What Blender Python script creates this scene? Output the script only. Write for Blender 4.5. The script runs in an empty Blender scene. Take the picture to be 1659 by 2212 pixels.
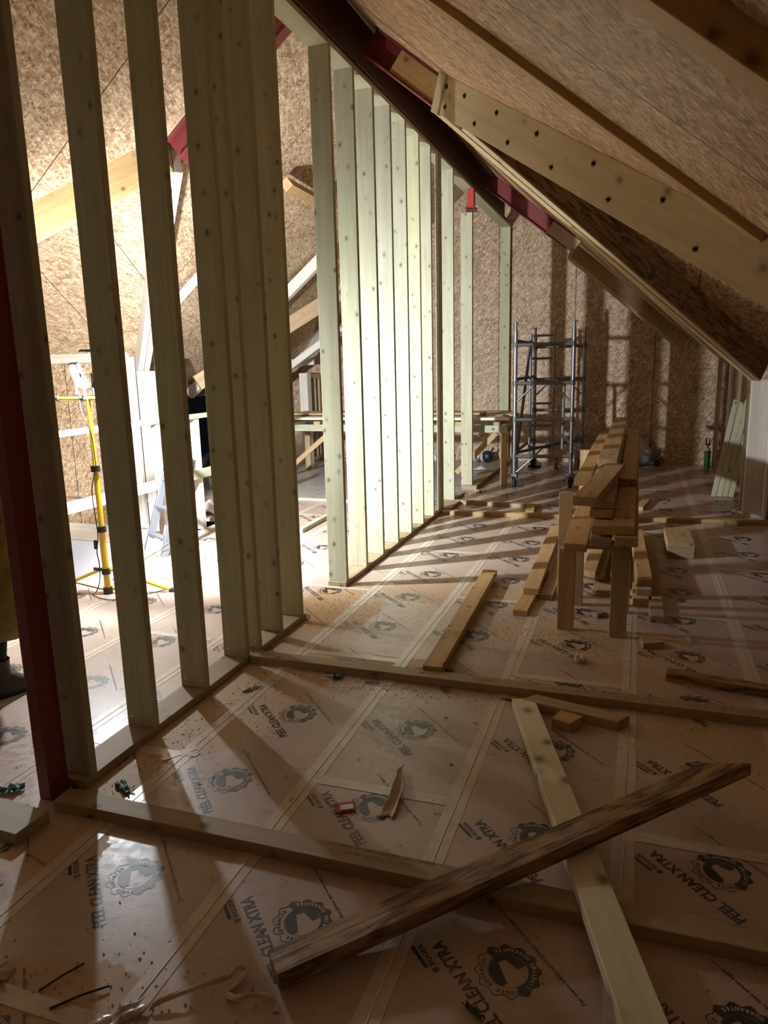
import bpy, bmesh, math, random
from mathutils import Vector, Matrix
random.seed(7)
C = bpy.context.scene.collection
sc = bpy.context.scene
V3 = Vector

# ------------------------------------------------------------------ camera
YAW, PITCH, ROLL, CAMH, FPX = 0.33977, 0.20195, -0.024253, 1.63448, 1559.65
fw = V3((-math.sin(YAW)*math.cos(PITCH), math.cos(YAW)*math.cos(PITCH), -math.sin(PITCH)))
rt = V3((math.cos(YAW), math.sin(YAW), 0)); up = rt.cross(fw)
r_ = math.cos(ROLL)*rt + math.sin(ROLL)*up
u_ = -math.sin(ROLL)*rt + math.cos(ROLL)*up
cd = bpy.data.cameras.new('camera'); cam = bpy.data.objects.new('camera', cd); C.objects.link(cam)
cd.sensor_fit = 'VERTICAL'; cd.sensor_height = 24.0; cd.lens = FPX/2212*24.0
cd.clip_start = .05; cd.clip_end = 100
cam.matrix_world = Matrix(((r_.x, u_.x, -fw.x, 0), (r_.y, u_.y, -fw.y, 0), (r_.z, u_.z, -fw.z, CAMH), (0, 0, 0, 1)))
sc.camera = cam

# ------------------------------------------------------------------ world, exposure, lamp strength
w = bpy.data.worlds.new('night'); sc.world = w; w.use_nodes = True
w.node_tree.nodes['Background'].inputs[0].default_value = (.012, .014, .02, 1)
w.node_tree.nodes['Background'].inputs[1].default_value = .2
sc.view_settings.view_transform = 'Standard'
sc.view_settings.look = 'None'
sc.view_settings.gamma = 1
sc.view_settings.exposure = 0.26
LAMP = 1750.0                       # emission of the work light's bulb
LAMP_COL = (.86, .93, 1.0)
LAMP_B = 9200.0
HEAD_A, HEAD_B = -120.0, 110.0 # degrees, where the two heads point (0 = +X, 90 = +Y)
HEAD_A_TILT, HEAD_B_TILT = -.32, -.36
sc.cycles.max_bounces = 9
sc.cycles.diffuse_bounces = 8
sc.cycles.glossy_bounces = 3
sc.cycles.sample_clamp_indirect = 6.0

# ------------------------------------------------------------------ materials
class N:
    def __init__(s, name):
        s.m = bpy.data.materials.new(name); s.m.use_nodes = True
        s.t = s.m.node_tree; s.b = s.t.nodes['Principled BSDF']
    def n(s, typ, **k):
        x = s.t.nodes.new(typ)
        for a, v in k.items():
            if a.startswith('i_'): x.inputs[a[2:].replace('_', ' ')].default_value = v
            else: setattr(x, a, v)
        return x
    def l(s, a, b): s.t.links.new(a, b)
    def val(s, x, v):
        if hasattr(v, 'links') or isinstance(v, bpy.types.NodeSocket): s.l(v, x)
        else: x.default_value = v
    def math(s, op, a, b=0.0, c=0.0, clamp=False):
        x = s.n('ShaderNodeMath', operation=op, use_clamp=clamp)
        s.val(x.inputs[0], a); s.val(x.inputs[1], b); s.val(x.inputs[2], c)
        return x.outputs[0]
    def mix(s, f, a, b, mode='MIX'):
        x = s.n('ShaderNodeMix', data_type='RGBA', blend_type=mode)
        s.val(x.inputs[0], f)
        for i, v in ((6, a), (7, b)):
            if isinstance(v, tuple): x.inputs[i].default_value = (v[0], v[1], v[2], 1)
            else: s.l(v, x.inputs[i])
        return x.outputs[2]
    def ramp(s, f, stops):
        x = s.n('ShaderNodeValToRGB'); s.l(f, x.inputs[0])
        e = x.color_ramp.elements
        while len(e) < len(stops): e.new(.5)
        for k, (p, c) in zip(e, stops):
            k.position = p; k.color = (c, c, c, 1) if not isinstance(c, tuple) else (c[0], c[1], c[2], 1)
        return x.outputs[0]
    def mapping(s, v, scale=(1, 1, 1), rot=(0, 0, 0), loc=(0, 0, 0), typ='POINT'):
        x = s.n('ShaderNodeMapping', vector_type=typ); s.l(v, x.inputs[0])
        x.inputs['Scale'].default_value = scale; x.inputs['Rotation'].default_value = rot
        s.val(x.inputs['Location'], loc); return x.outputs[0]
    def bump(s, h, strength=.3, dist=.002):
        x = s.n('ShaderNodeBump'); x.inputs['Strength'].default_value = strength
        x.inputs['Distance'].default_value = dist; s.l(h, x.inputs['Height']); s.l(x.outputs[0], s.b.inputs['Normal'])

def plain(name, col, rough=.6, metal=0.0, spec=.5):
    k = N(name); k.b.inputs['Base Color'].default_value = (*col, 1)
    k.b.inputs['Roughness'].default_value = rough; k.b.inputs['Metallic'].default_value = metal
    k.b.inputs['Specular IOR Level'].default_value = spec
    return k.m

def wood(name, c1, c2, knot=(.12, .07, .035), rough=.62, kscale=9.0, kthr=.13, contrast=.5, spec=.3, swirl=.4, gs=(1.1, 22, 22)):
    k = N(name)
    tc = k.n('ShaderNodeTexCoord'); oi = k.n('ShaderNodeObjectInfo')
    off = k.math('MULTIPLY', oi.outputs['Random'], 37.0)
    cx = k.n('ShaderNodeCombineXYZ'); k.l(off, cx.inputs[0]); k.l(off, cx.inputs[1]); k.l(off, cx.inputs[2])
    add = k.n('ShaderNodeVectorMath', operation='ADD'); k.l(tc.outputs['Object'], add.inputs[0]); k.l(cx.outputs[0], add.inputs[1])
    p = add.outputs[0]
    # knots
    vo = k.n('ShaderNodeTexVoronoi'); vo.inputs['Scale'].default_value = 1.0
    k.l(k.mapping(p, (kscale*.75, kscale, kscale)), vo.inputs['Vector'])
    kd = vo.outputs['Distance']
    # grain bends round the knots
    warp = k.math('MULTIPLY', k.math('SUBTRACT', .3, kd, clamp=True), .13)
    cx2 = k.n('ShaderNodeCombineXYZ'); k.l(warp, cx2.inputs[1]); k.l(warp, cx2.inputs[2])
    ad2 = k.n('ShaderNodeVectorMath', operation='ADD'); k.l(p, ad2.inputs[0]); k.l(cx2.outputs[0], ad2.inputs[1])
    g1 = k.n('ShaderNodeTexNoise', i_Scale=1.0, i_Detail=3.0, i_Distortion=swirl); k.l(k.mapping(ad2.outputs[0], gs), g1.inputs['Vector'])
    g2 = k.n('ShaderNodeTexNoise', i_Scale=1.0, i_Detail=2.0); k.l(k.mapping(ad2.outputs[0], (4, 130, 130)), g2.inputs['Vector'])
    g3 = k.n('ShaderNodeTexNoise', i_Scale=2.2, i_Detail=3.0); k.l(p, g3.inputs['Vector'])
    f = k.math('ADD', k.math('MULTIPLY', g1.outputs[0], .62), k.math('MULTIPLY', g2.outputs[0], .38))
    col = k.mix(k.ramp(f, [(.5-contrast*.36, 0.0), (.5+contrast*.36, 1.0)]), c1, c2)
    col = k.mix(k.math('MULTIPLY', k.ramp(g3.outputs[0], [(.35, 0.0), (.7, 1.0)]), .28), col, (c1[0]*.78, c1[1]*.74, c1[2]*.66))
    kk = k.ramp(kd, [(kthr*.5, 1.0), (kthr, .45), (kthr*1.6, .08), (kthr*2.4, 0.0)])
    col = k.mix(k.math('MULTIPLY', kk, .8), col, knot)
    hs = k.n('ShaderNodeHueSaturation'); k.l(col, hs.inputs['Color'])
    k.l(k.math('ADD', k.math('MULTIPLY', oi.outputs['Random'], .26), .86), hs.inputs['Value'])
    k.l(k.math('ADD', k.math('MULTIPLY', oi.outputs['Random'], .35), .8), hs.inputs['Saturation'])
    k.l(hs.outputs[0], k.b.inputs['Base Color'])
    k.b.inputs['Roughness'].default_value = rough; k.b.inputs['Specular IOR Level'].default_value = spec
    k.bump(f, .25, .0015)
    return k.m

def osb(name, tint=(1, 1, 1), rot0=0.0, sheet=(1.2, 2.4), jl=(0, 0)):
    k = N(name)
    uv = k.n('ShaderNodeUVMap').outputs[0]
    nz = k.n('ShaderNodeTexNoise', i_Scale=14.0, i_Detail=2.0); k.l(uv, nz.inputs['Vector'])
    wv = k.n('ShaderNodeVectorMath', operation='MULTIPLY_ADD'); k.l(nz.outputs['Color'], wv.inputs[0])
    wv.inputs[1].default_value = (.022, .022, 0); k.l(uv, wv.inputs[2])
    vals = []; edges = []
    for i, (a, sx, sy) in enumerate(((0.1, .085, .017), (.95, .07, .015), (-.8, .075, .016), (1.7, .05, .011), (.45, .06, .009))):
        vo = k.n('ShaderNodeTexVoronoi'); vo.inputs['Scale'].default_value = 1.0
        k.l(k.mapping(wv.outputs[0], (sx, sy, 1), (0, 0, a+rot0), (i*3.3, i*1.7, 0), 'TEXTURE'), vo.inputs['Vector'])
        sp = k.n('ShaderNodeSeparateColor'); k.l(vo.outputs['Color'], sp.inputs[0])
        vals.append(sp.outputs[0]); edges.append(vo.outputs['Distance'])
    m1 = k.math('MAXIMUM', vals[0], vals[1]); m2 = k.math('MAXIMUM', vals[2], vals[3])
    mn = k.math('MINIMUM', vals[4], vals[1])
    v = k.math('ADD', k.math('MULTIPLY', m1, .34), k.math('MULTIPLY', m2, .34))
    v = k.math('ADD', v, k.math('MULTIPLY', mn, .32))
    big = k.n('ShaderNodeTexNoise', i_Scale=1.3, i_Detail=3.0); k.l(uv, big.inputs['Vector'])
    v = k.math('ADD', v, k.math('MULTIPLY', k.math('SUBTRACT', big.outputs[0], .5), .25))
    T = lambda c: (c[0]*tint[0], c[1]*tint[1], c[2]*tint[2])
    col = k.ramp(v, [(.25, T((.20, .115, .06))), (.48, T((.385, .255, .15))), (.68, T((.51, .365, .23))), (.84, T((.70, .555, .39)))])
    # sheet joints
    sx = k.n('ShaderNodeSeparateXYZ'); k.l(uv, sx.inputs[0])
    def line(o, per, off, wd):
        a = k.math('FRACT', k.math('DIVIDE', k.math('ADD', o, 100*per-off), per))
        a = k.math('ABSOLUTE', k.math('SUBTRACT', a, .5))
        return k.math('GREATER_THAN', a, .5-wd/per)
    j = line(sx.outputs[0], sheet[0], jl[0], .005)
    col = k.mix(j, col, (.035, .02, .012))
    k.l(col, k.b.inputs['Base Color']); k.b.inputs['Roughness'].default_value = .55
    k.b.inputs['Specular IOR Level'].default_value = .35
    k.bump(v, .35, .003)
    return k.m

M = {}
M['stud'] = wood('treated_stud', (.36, .34, .21), (.49, .475, .33), (.07, .055, .03), kscale=10, kthr=.12)
M['plate'] = wood('sole_plate', (.32, .22, .11), (.45, .325, .175), (.10, .05, .02))
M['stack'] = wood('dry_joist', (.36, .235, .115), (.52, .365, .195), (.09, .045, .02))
M['brown'] = wood('dark_brown_timber', (.12, .07, .035), (.48, .31, .155), (.05, .03, .015), contrast=.26, kscale=5, kthr=.08, swirl=3.2, gs=(2.2, 11, 11))
M['palegreen'] = wood('pale_treated_plank', (.62, .57, .38), (.76, .71, .52), (.10, .065, .03), kscale=9, kthr=.2)
M['redshade'] = plain('steel_shaded_red', (.055, .009, .009), .5)  # darker copy of the red steel; the long beam's shade put into its colour
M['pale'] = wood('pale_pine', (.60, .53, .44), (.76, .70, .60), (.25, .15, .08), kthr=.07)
M['glulam'] = wood('bearer_pine', (.46, .35, .185), (.60, .475, .27), (.16, .10, .05), kscale=6, kthr=.10)
M['osb'] = osb('osb_board', jl=(.2, 0))
M['osb_roof'] = osb('osb_roof', tint=(1.05, .98, .88), rot0=.15, jl=(.45, 0))
M['osb_left'] = osb('osb_left_roof', rot0=-.5, jl=(1.02, 0))
M['red'] = plain('red_oxide_steel', (.17, .022, .022), .42)
M['redbright'] = plain('red_oxide_bright', (.42, .03, .025), .4)
M['black'] = plain('black_plastic', (.012, .012, .013), .45)
M['rubber'] = plain('rubber', (.02, .02, .02), .8)
M['yellow'] = plain('yellow_paint', (.80, .52, .015), .35)
M['filmdull'] = plain('dull_film', (.50, .40, .30), .75)
M['white'] = plain('white_board', (.74, .75, .8), .7)
M['paper'] = plain('white_paper', (.75, .74, .72), .8)
M['galv'] = plain('dull_aluminium_tube', (.26, .28, .32), .38, .85)
M['galvdark'] = plain('worn_clamp_metal', (.16, .155, .15), .55, .6)
M['bolt'] = plain('dark_bolt', (.10, .09, .08), .25, .9)
M['nail'] = plain('nail_head', (.75, .76, .78), .25, .9)
M['green'] = plain('green_can', (.05, .22, .03), .4)
M['greenp'] = plain('dark_green_wrap', (.02, .09, .06), .5)
M['blue'] = plain('blue_print', (.03, .08, .3), .5)
M['coat'] = None
M['cream'] = plain('cream_rope', (.62, .55, .42), .85)
M['jeans'] = plain('black_leggings', (.008, .008, .009), .8)
M['boot'] = plain('dark_boot_leather', (.028, .022, .02), .5)
M['skin'] = plain('skin', (.55, .33, .24), .55)
M['hair'] = plain('brown_hair', (.05, .028, .015), .6)
M['redpack'] = plain('red_packet', (.35, .03, .05), .4)
M['fawn'] = plain('cardboard', (.45, .33, .22), .8)

k = N('olive_coat_fabric'); tc = k.n('ShaderNodeTexCoord')
nz = k.n('ShaderNodeTexNoise', i_Scale=9.0, i_Detail=4.0); k.l(tc.outputs['Object'], nz.inputs['Vector'])
k.l(k.ramp(nz.outputs[0], [(.3, (.15, .11, .025)), (.7, (.36, .28, .08))]), k.b.inputs['Base Color'])
k.b.inputs['Roughness'].default_value = .85; M['coat'] = k.m

k = N('sawdust'); tc = k.n('ShaderNodeTexCoord')
nz = k.n('ShaderNodeTexNoise', i_Scale=60.0); k.l(tc.outputs['Object'], nz.inputs['Vector'])
k.l(k.ramp(nz.outputs[0], [(.3, (.42, .26, .10)), (.7, (.68, .48, .24))]), k.b.inputs['Base Color'])
k.b.inputs['Roughness'].default_value = .9; M['dust'] = k.m

k = N('lamp_glow'); k.b.inputs['Emission Color'].default_value = (*LAMP_COL, 1)
k.b.inputs['Emission Strength'].default_value = LAMP; k.b.inputs['Base Color'].default_value = (1, 1, 1, 1); M['glow'] = k.m
k = N('lamp_glow_far'); k.b.inputs['Emission Color'].default_value = (*LAMP_COL, 1)
k.b.inputs['Emission Strength'].default_value = LAMP_B; M['glow2'] = k.m

# floor film: protective printed paper film over chipboard
def floor_mat():
    k = N('floor_film'); g = k.n('ShaderNodeNewGeometry').outputs['Position']
    n1 = k.n('ShaderNodeTexNoise', i_Scale=2.2, i_Detail=6.0, i_Roughness=.62); k.l(g, n1.inputs['Vector'])
    n2 = k.n('ShaderNodeTexNoise', i_Scale=26.0, i_Detail=4.0); k.l(g, n2.inputs['Vector'])
    col = k.mix(k.ramp(n1.outputs[0], [(.35, 0.0), (.68, 1.0)]), (.47, .355, .285), (.37, .275, .215))
    col = k.mix(k.ramp(n2.outputs[0], [(.62, 0.0), (.78, .35)]), col, (.24, .165, .11))
    sp = k.n('ShaderNodeSeparateXYZ'); k.l(g, sp.inputs[0]); x, y = sp.outputs[0], sp.outputs[1]
    def blob(cx, cy, rx, ry):
        a = k.math('DIVIDE', k.math('SUBTRACT', x, cx), rx); b = k.math('DIVIDE', k.math('SUBTRACT', y, cy), ry)
        d = k.math('ADD', k.math('MULTIPLY', a, a), k.math('MULTIPLY', b, b))
        return k.math('SUBTRACT', 1.0, d, clamp=True)
    s = blob(-1.85, 4.35, .35, .75)
    for args in ((-.25, 4.25, .75, .4), (-.9, 3.5, 1.2, .22), (.45, 3.25, .8, .3), (-1.75, 3.1, .35, .9), (-1.9, 2.3, .2, .8),
                 (-1.3, 1.15, .5, .3), (.1, 3.9, .4, .4), (-1.9, 1.75, .3, .2), (-1.2, 4.9, .7, .4), (.6, 2.9, .6, .3)):
        s = k.math('MAXIMUM', s, blob(*args))
    n3 = k.n('ShaderNodeTexNoise', i_Scale=11.0, i_Detail=7.0, i_Roughness=.7); k.l(g, n3.inputs['Vector'])
    s = k.ramp(k.math('ADD', s, k.math('MULTIPLY', n3.outputs[0], 1.1)), [(.95, 0.0), (1.35, .75)])
    col = k.mix(s, col, (.47, .33, .19))
    # bare dusty deck beyond the doorway on the left
    far = k.math('MULTIPLY', k.math('GREATER_THAN', y, 7.95), k.math('LESS_THAN', x, -2.1))
    n4 = k.n('ShaderNodeTexNoise', i_Scale=5.0, i_Detail=6.0); k.l(k.mapping(g, (1, 3, 1)), n4.inputs['Vector'])
    col = k.mix(far, col, k.ramp(n4.outputs[0], [(.3, (.30, .28, .27)), (.7, (.52, .50, .48))]))
    # bare chipboard in the doorway gap
    dx = k.math('MULTIPLY', k.math('MULTIPLY', k.math('GREATER_THAN', x, -2.2), k.math('LESS_THAN', k.math('ADD', x, k.math('MULTIPLY', n3.outputs[0], .25)), -1.72)),
                k.math('MULTIPLY', k.math('GREATER_THAN', y, 3.95), k.math('LESS_THAN', y, 4.95)))
    col = k.mix(dx, col, (.46, .29, .15))
    k.l(col, k.b.inputs['Base Color'])
    rg = k.ramp(n2.outputs[0], [(.35, .27), (.7, .46)])
    rr = k.n('ShaderNodeSeparateColor'); k.l(rg, rr.inputs[0])
    k.l(k.math('MAXIMUM', rr.outputs[0], k.math('MULTIPLY', s, .9)), k.b.inputs['Roughness'])
    k.b.inputs['Specular IOR Level'].default_value = .5
    n5 = k.n('ShaderNodeTexNoise', i_Scale=180.0, i_Detail=2.0); k.l(g, n5.inputs['Vector'])
    k.bump(k.math('ADD', n5.outputs[0], n2.outputs[0]), .25, .0012)
    return k.m
M['floor'] = floor_mat()
k = N('floor_tape'); g = k.n('ShaderNodeNewGeometry').outputs['Position']
nz = k.n('ShaderNodeTexNoise', i_Scale=22.0, i_Detail=5.0); k.l(g, nz.inputs['Vector'])
k.l(k.ramp(nz.outputs[0], [(.3, (.48, .39, .30)), (.7, (.60, .51, .41))]), k.b.inputs['Base Color'])
k.b.inputs['Roughness'].default_value = .3; k.bump(nz.outputs[0], .4, .002); M['tape'] = k.m
k = N('floor_tape_ridge'); k.b.inputs['Base Color'].default_value = (.66, .58, .47, 1); k.b.inputs['Roughness'].default_value = .35; M['ridge'] = k.m
k = N('printed_ink'); g = k.n('ShaderNodeNewGeometry').outputs['Position']
nz = k.n('ShaderNodeTexNoise', i_Scale=7.0, i_Detail=7.0, i_Roughness=.7); k.l(g, nz.inputs['Vector'])
k.l(k.ramp(nz.outputs[0], [(.5, (.022, .02, .024)), (.72, (.13, .10, .09))]), k.b.inputs['Base Color'])
k.b.inputs['Roughness'].default_value = .4; M['ink'] = k.m

# ------------------------------------------------------------------ helpers
def tag(o, label=None, cat=None, group=None, kind=None):
    if label: o['label'] = label
    if cat: o['category'] = cat
    if group: o['group'] = group
    if kind: o['kind'] = kind
    return o
def link(name, me, mat=None, parent=None):
    o = bpy.data.objects.new(name, me); C.objects.link(o)
    if mat is not None and me is not None:
        if isinstance(mat, (list, tuple)):
            for x in mat: me.materials.append(x)
        else: me.materials.append(mat)
    if parent is not None: o.parent = parent
    return o
def empty(name, loc=(0, 0, 0), rz=0.0):
    o = bpy.data.objects.new(name, None); C.objects.link(o); o.location = loc; o.rotation_euler = (0, 0, rz); o.empty_display_size = .1
    return o
def finish(name, bm, mat, parent=None, smooth=False):
    me = bpy.data.meshes.new(name); bm.normal_update(); bm.to_mesh(me); bm.free()
    if smooth:
        for p in me.polygons: p.use_smooth = True
    return link(name, me, mat, parent)
def bm_box(bm, size, mat=Matrix(), bev=0.0, segs=1):
    b2 = bmesh.new(); bmesh.ops.create_cube(b2, size=1.0)
    bmesh.ops.scale(b2, vec=V3(size), verts=b2.verts)
    if bev > 0: bmesh.ops.bevel(b2, geom=b2.edges[:]+b2.verts[:], offset=bev, segments=segs, profile=.5, affect='EDGES')
    bmesh.ops.transform(b2, matrix=mat, verts=b2.verts)
    merge(bm, b2)
def merge(bm, b2):
    me = bpy.data.meshes.new('tmp'); b2.to_mesh(me); b2.free(); bm.from_mesh(me); bpy.data.meshes.remove(me)
def bm_cyl(bm, p0, p1, r0, r1=None, seg=14):
    p0 = V3(p0); p1 = V3(p1); d = p1-p0; L = d.length
    if L < 1e-6: return
    q = d.to_track_quat('Z', 'Y').to_matrix().to_4x4()
    b2 = bmesh.new()
    bmesh.ops.create_cone(b2, cap_ends=True, segments=seg, radius1=r0, radius2=r0 if r1 is None else r1, depth=L)
    bmesh.ops.transform(b2, matrix=Matrix.Translation((p0+p1)/2) @ q, verts=b2.verts); merge(bm, b2)
def bm_sphere(bm, c, r, sc_=(1, 1, 1), seg=16):
    b2 = bmesh.new(); bmesh.ops.create_uvsphere(b2, u_segments=seg, v_segments=max(6, seg*2//3), radius=r)
    bmesh.ops.transform(b2, matrix=Matrix.Translation(c) @ Matrix.Diagonal((*sc_, 1)), verts=b2.verts); merge(bm, b2)
def tube(bm, pts, r, seg=8):
    for a, b in zip(pts[:-1], pts[1:]):
        bm_cyl(bm, a, b, r, seg=seg)
    for p in pts[1:-1]: bm_sphere(bm, p, r*1.0, seg=8)
def frame_from(p0, p1, upv=(0, 0, 1)):
    p0 = V3(p0); p1 = V3(p1); x = (p1-p0).normalized(); z = V3(upv)
    y = z.cross(x)
    if y.length < 1e-4: y = V3((0, 1, 0)).cross(x)
    y.normalize(); z = x.cross(y)
    return Matrix((( x.x, y.x, z.x, 0), (x.y, y.y, z.y, 0), (x.z, y.z, z.z, 0), (0, 0, 0, 1)))
def board(name, p0, p1, w_, t, mat, upv=(0, 0, 1), parent=None, bev=.0025, cut0=0.0, cut1=0.0, skew=0.0):
    """sawn timber; p0-p1 centre line; w_ across (local Y), t along upv (local Z); cut0/cut1 slant the ends"""
    p0 = V3(p0); p1 = V3(p1); L = (p1-p0).length
    bm = bmesh.new(); bm_box(bm, (L, w_, t), bev=bev)
    for v in bm.verts:
        s = v.co.y/w_
        if v.co.x < 0: v.co.x += cut0*s
        else: v.co.x += cut1*s
    o = finish(name, bm, mat, parent)
    o.matrix_local = Matrix.Translation((p0+p1)/2) @ frame_from(p0, p1, upv)
    return o
def panel(name, pts, thick, mat, au, av, parent=None, kind=None, holes=False):
    """flat sheet from a polygon, extruded by thick along its normal; UV in metres along au, av"""
    bm = bmesh.new(); vs = [bm.verts.new(p) for p in pts]; f = bm.faces.new(vs)
    if len(pts) > 4: pass
    bm.normal_update(); n = f.normal.copy()
    r = bmesh.ops.extrude_face_region(bm, geom=[f])
    bmesh.ops.translate(bm, verts=[e for e in r['geom'] if isinstance(e, bmesh.types.BMVert)], vec=n*thick)
    bmesh.ops.recalc_face_normals(bm, faces=bm.faces)
    uvl = bm.loops.layers.uv.new('UVMap'); au = V3(au).normalized(); av = V3(av).normalized()
    for fc in bm.faces:
        for l in fc.loops: l[uvl].uv = (l.vert.co.dot(au), l.vert.co.dot(av))
    bmesh.ops.triangulate(bm, faces=[q for q in bm.faces if len(q.verts) > 4])
    o = finish(name, bm, mat, parent)
    if kind: o['kind'] = kind
    return o

# ================================================================== SETTING
# floor with the stair opening on the left
XF0, XF1, YF0, YF1 = -8.0, 3.0, -3.2, 12.6
HX, HY0, HY1 = -4.17, 3.0, 6.75
bm = bmesh.new()
def slab(x0, x1, y0, y1): bm_box(bm, (x1-x0, y1-y0, .03), Matrix.Translation(((x0+x1)/2, (y0+y1)/2, -.015)))
slab(HX, XF1, YF0, YF1); slab(XF0, HX, YF0, HY0); slab(-4.95, HX, HY1, YF1); slab(XF0, -4.95, 7.6, YF1)
bmesh.ops.remove_doubles(bm, verts=bm.verts, dist=1e-5)
floor = finish('floor', bm, M['floor']); floor['kind'] = 'structure'

# roof slopes:   right z = 2.50 - .8x     left z = 6.50 + .8x     ridge x=-2.5 z=4.5
zr = lambda x: 2.50-.8*x
zl = lambda x: 6.50+.8*x
XR, XL, XE = -2.5, -5.95, 1.28
AR = (-1.40, 5.35); AL = (-3.70, 5.50)      # dormer apexes on either side
sR = (0, 1, 0); dR = (.78, 0, -.62); dL = (-.78, 0, -.62)
hw = 2.25
def P(x, y, f): return (x, y, f(x))
# right slope with the triangular cut for the right dormer
XRD = AR[0]+hw
panel('ceiling', [P(XR, YF0, zr), P(XR, YF1, zr), P(XE, YF1, zr), P(XE, AR[1]+hw+(XE-XRD), zr), P(AR[0], AR[1], zr), P(XE, AR[1]-hw-(XE-XRD), zr), P(XE, YF0, zr)],
      .02, M['osb_roof'], sR, dR, kind='structure')
XLD = AL[0]-hw
panel('ceiling', [P(XR, YF1, zl), P(XR, YF0, zl), P(XL, YF0, zl), P(XL, AL[1]-hw, zl), P(AL[0], AL[1], zl), P(-6.6, AL[1]+2.9, zl), P(-6.6, YF1, zl)],
      .02, M['osb_left'], sR, dL, kind='structure')
# dormer soffits
zdl = zl(AL[0]); zdr = zr(AR[0])
for sgn in (1, -1):
    hl_ = 2.9 if sgn > 0 else hw
    yb = AL[1]+sgn*hl_; zb = zdl-.8*hl_
    panel('ceiling', [(AL[0], AL[1], zdl), (-7.6, AL[1], zdl), (-7.6, yb, zb), (AL[0]-hl_, yb, zb)], .02 if sgn < 0 else .02, M['osb_left'], (1, 0, 0), (0, .78, -.62*sgn), kind='structure')
    yb = AR[1]+sgn*(hw+.45); zb = zdr-.8*(hw+.45)
    panel('ceiling', [(AR[0], AR[1], zdr), (3.0, AR[1], zdr), (3.0, yb, zb), (AR[0]+hw+.45, yb, zb)], .02, M['osb_roof'], (1, 0, 0), (0, .78, -.62*sgn), kind='structure')
# gable walls
YG = 12.05
panel('wall_back', [(-6.2, YG, -.03), (1.5, YG, -.03), (1.5, YG, zr(1.3)), (XR, YG, 4.52), (-6.2, YG, zl(-5.95))], .02, M['osb'], (1, 0, 0), (0, 0, 1), kind='structure')
panel('wall_front', [(-8, YF0, -.03), (3, YF0, -.03), (3, YF0, 4.6), (-8, YF0, 4.6)], .02, M['osb'], (1, 0, 0), (0, 0, 1), kind='structure')
# eaves walls: right side, in front of and beyond the dormer, and the dormer's cheeks and front
panel('wall_right', [(1.30, 8.0, -.03), (1.30, YG, -.03), (1.30, YG, 1.5), (1.30, 8.0, 1.5)], .02, M['osb'], (0, 1, 0), (0, 0, 1), kind='structure')
panel('wall_right', [(1.30, YF0, -.03), (1.30, 2.75, -.03), (1.30, 2.75, 1.5), (1.30, YF0, 1.5)], .02, M['osb'], (0, 1, 0), (0, 0, 1), kind='structure')
yc = AR[1]+hw+.42
panel('wall_right', [(.55, yc, 1.75), (3.0, yc, -.03), (3.0, yc, 1.75)][:0] or [(1.3, yc, -.03), (3.0, yc, -.03), (3.0, yc, 1.95), (1.0, yc, 1.95), (1.0, yc, 1.4), (1.3, yc, 1.4)], .02, M['osb'], (1, 0, 0), (0, 0, 1), kind='structure')
yc2 = AR[1]-hw-.42
panel('wall_right', [(1.3, yc2, -.03), (3.0, yc2, -.03), (3.0, yc2, 1.95), (1.0, yc2, 1.95), (1.0, yc2, 1.4), (1.3, yc2, 1.4)], .02, M['osb'], (1, 0, 0), (0, 0, 1), kind='structure')
panel('wall_right', [(3.0, yc2, -.03), (3.0, yc, -.03), (3.0, yc, 1.8), (3.0, AR[1], zdr), (3.0, yc2, 1.8)], .02, M['osb'], (0, 1, 0), (0, 0, 1), kind='structure')
# left side: dormer end wall, far cheek (lit OSB behind the lamp), near cheek, eaves
YC = 7.62
panel('wall_left', [(-7.6, YC, -.36), (-6.03, YC, -.36), (-6.03, YC, 1.80), (-7.6, YC, 1.80)], .02, M['osb'], (1, 0, 0), (0, 0, 1), kind='structure')
panel('wall_left', [(-7.6, AL[1]-hw, -1.3), (-7.6, YC, -1.3), (-7.6, YC, 1.8), (-7.6, AL[1], zdl), (-7.6, AL[1]-hw, 1.8)], .02, M['osb'], (0, 1, 0), (0, 0, 1), kind='structure')
panel('wall_left', [(-7.6, AL[1]-hw, -1.3), (-5.9, AL[1]-hw, -1.3), (-5.9, AL[1]-hw, 1.8), (-7.6, AL[1]-hw, 1.8)], .02, M['osb'], (1, 0, 0), (0, 0, 1), kind='structure')
panel('wall_left', [(-5.97, YF0, -.03), (-5.97, AL[1]-hw, -.03), (-5.97, AL[1]-hw, 1.8), (-5.97, YF0, 1.8)], .02, M['osb'], (0, 1, 0), (0, 0, 1), kind='structure')
panel('wall_left', [(-5.80, 9.6, -.03), (-5.80, 11.1, -.03), (-5.80, 11.1, 1.85), (-5.80, 9.6, 1.85)], .02, M['osb'], (0, 1, 0), (0, 0, 1), kind='structure')
# stairwell lining
o = panel('wall_stairwell', [(-8.0, 7.60, -1.6), (-4.3, 7.60, -1.6), (-4.3, 7.60, -.60), (-8.0, 7.60, -.60)], .015, M['white'], (1, 0, 0), (0, 0, 1), kind='structure')
o = panel('wall_stairwell', [(-8.0, 3.0, -1.6), (HX, 3.0, -1.6), (HX, 7.6, -1.6), (-8.0, 7.6, -1.6)], .015, M['white'], (1, 0, 0), (0, 1, 0), kind='structure')
b = board('trim_1', (-8.0, 7.585, -.475), (-4.3, 7.585, -.475), .03, .23, M['pale']); b['kind'] = 'structure'
b = board('trim_2', (HX-.01, HY0, -.16), (HX-.01, HY1, -.16), .02, .26, M['plate']); b['kind'] = 'structure'

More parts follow.
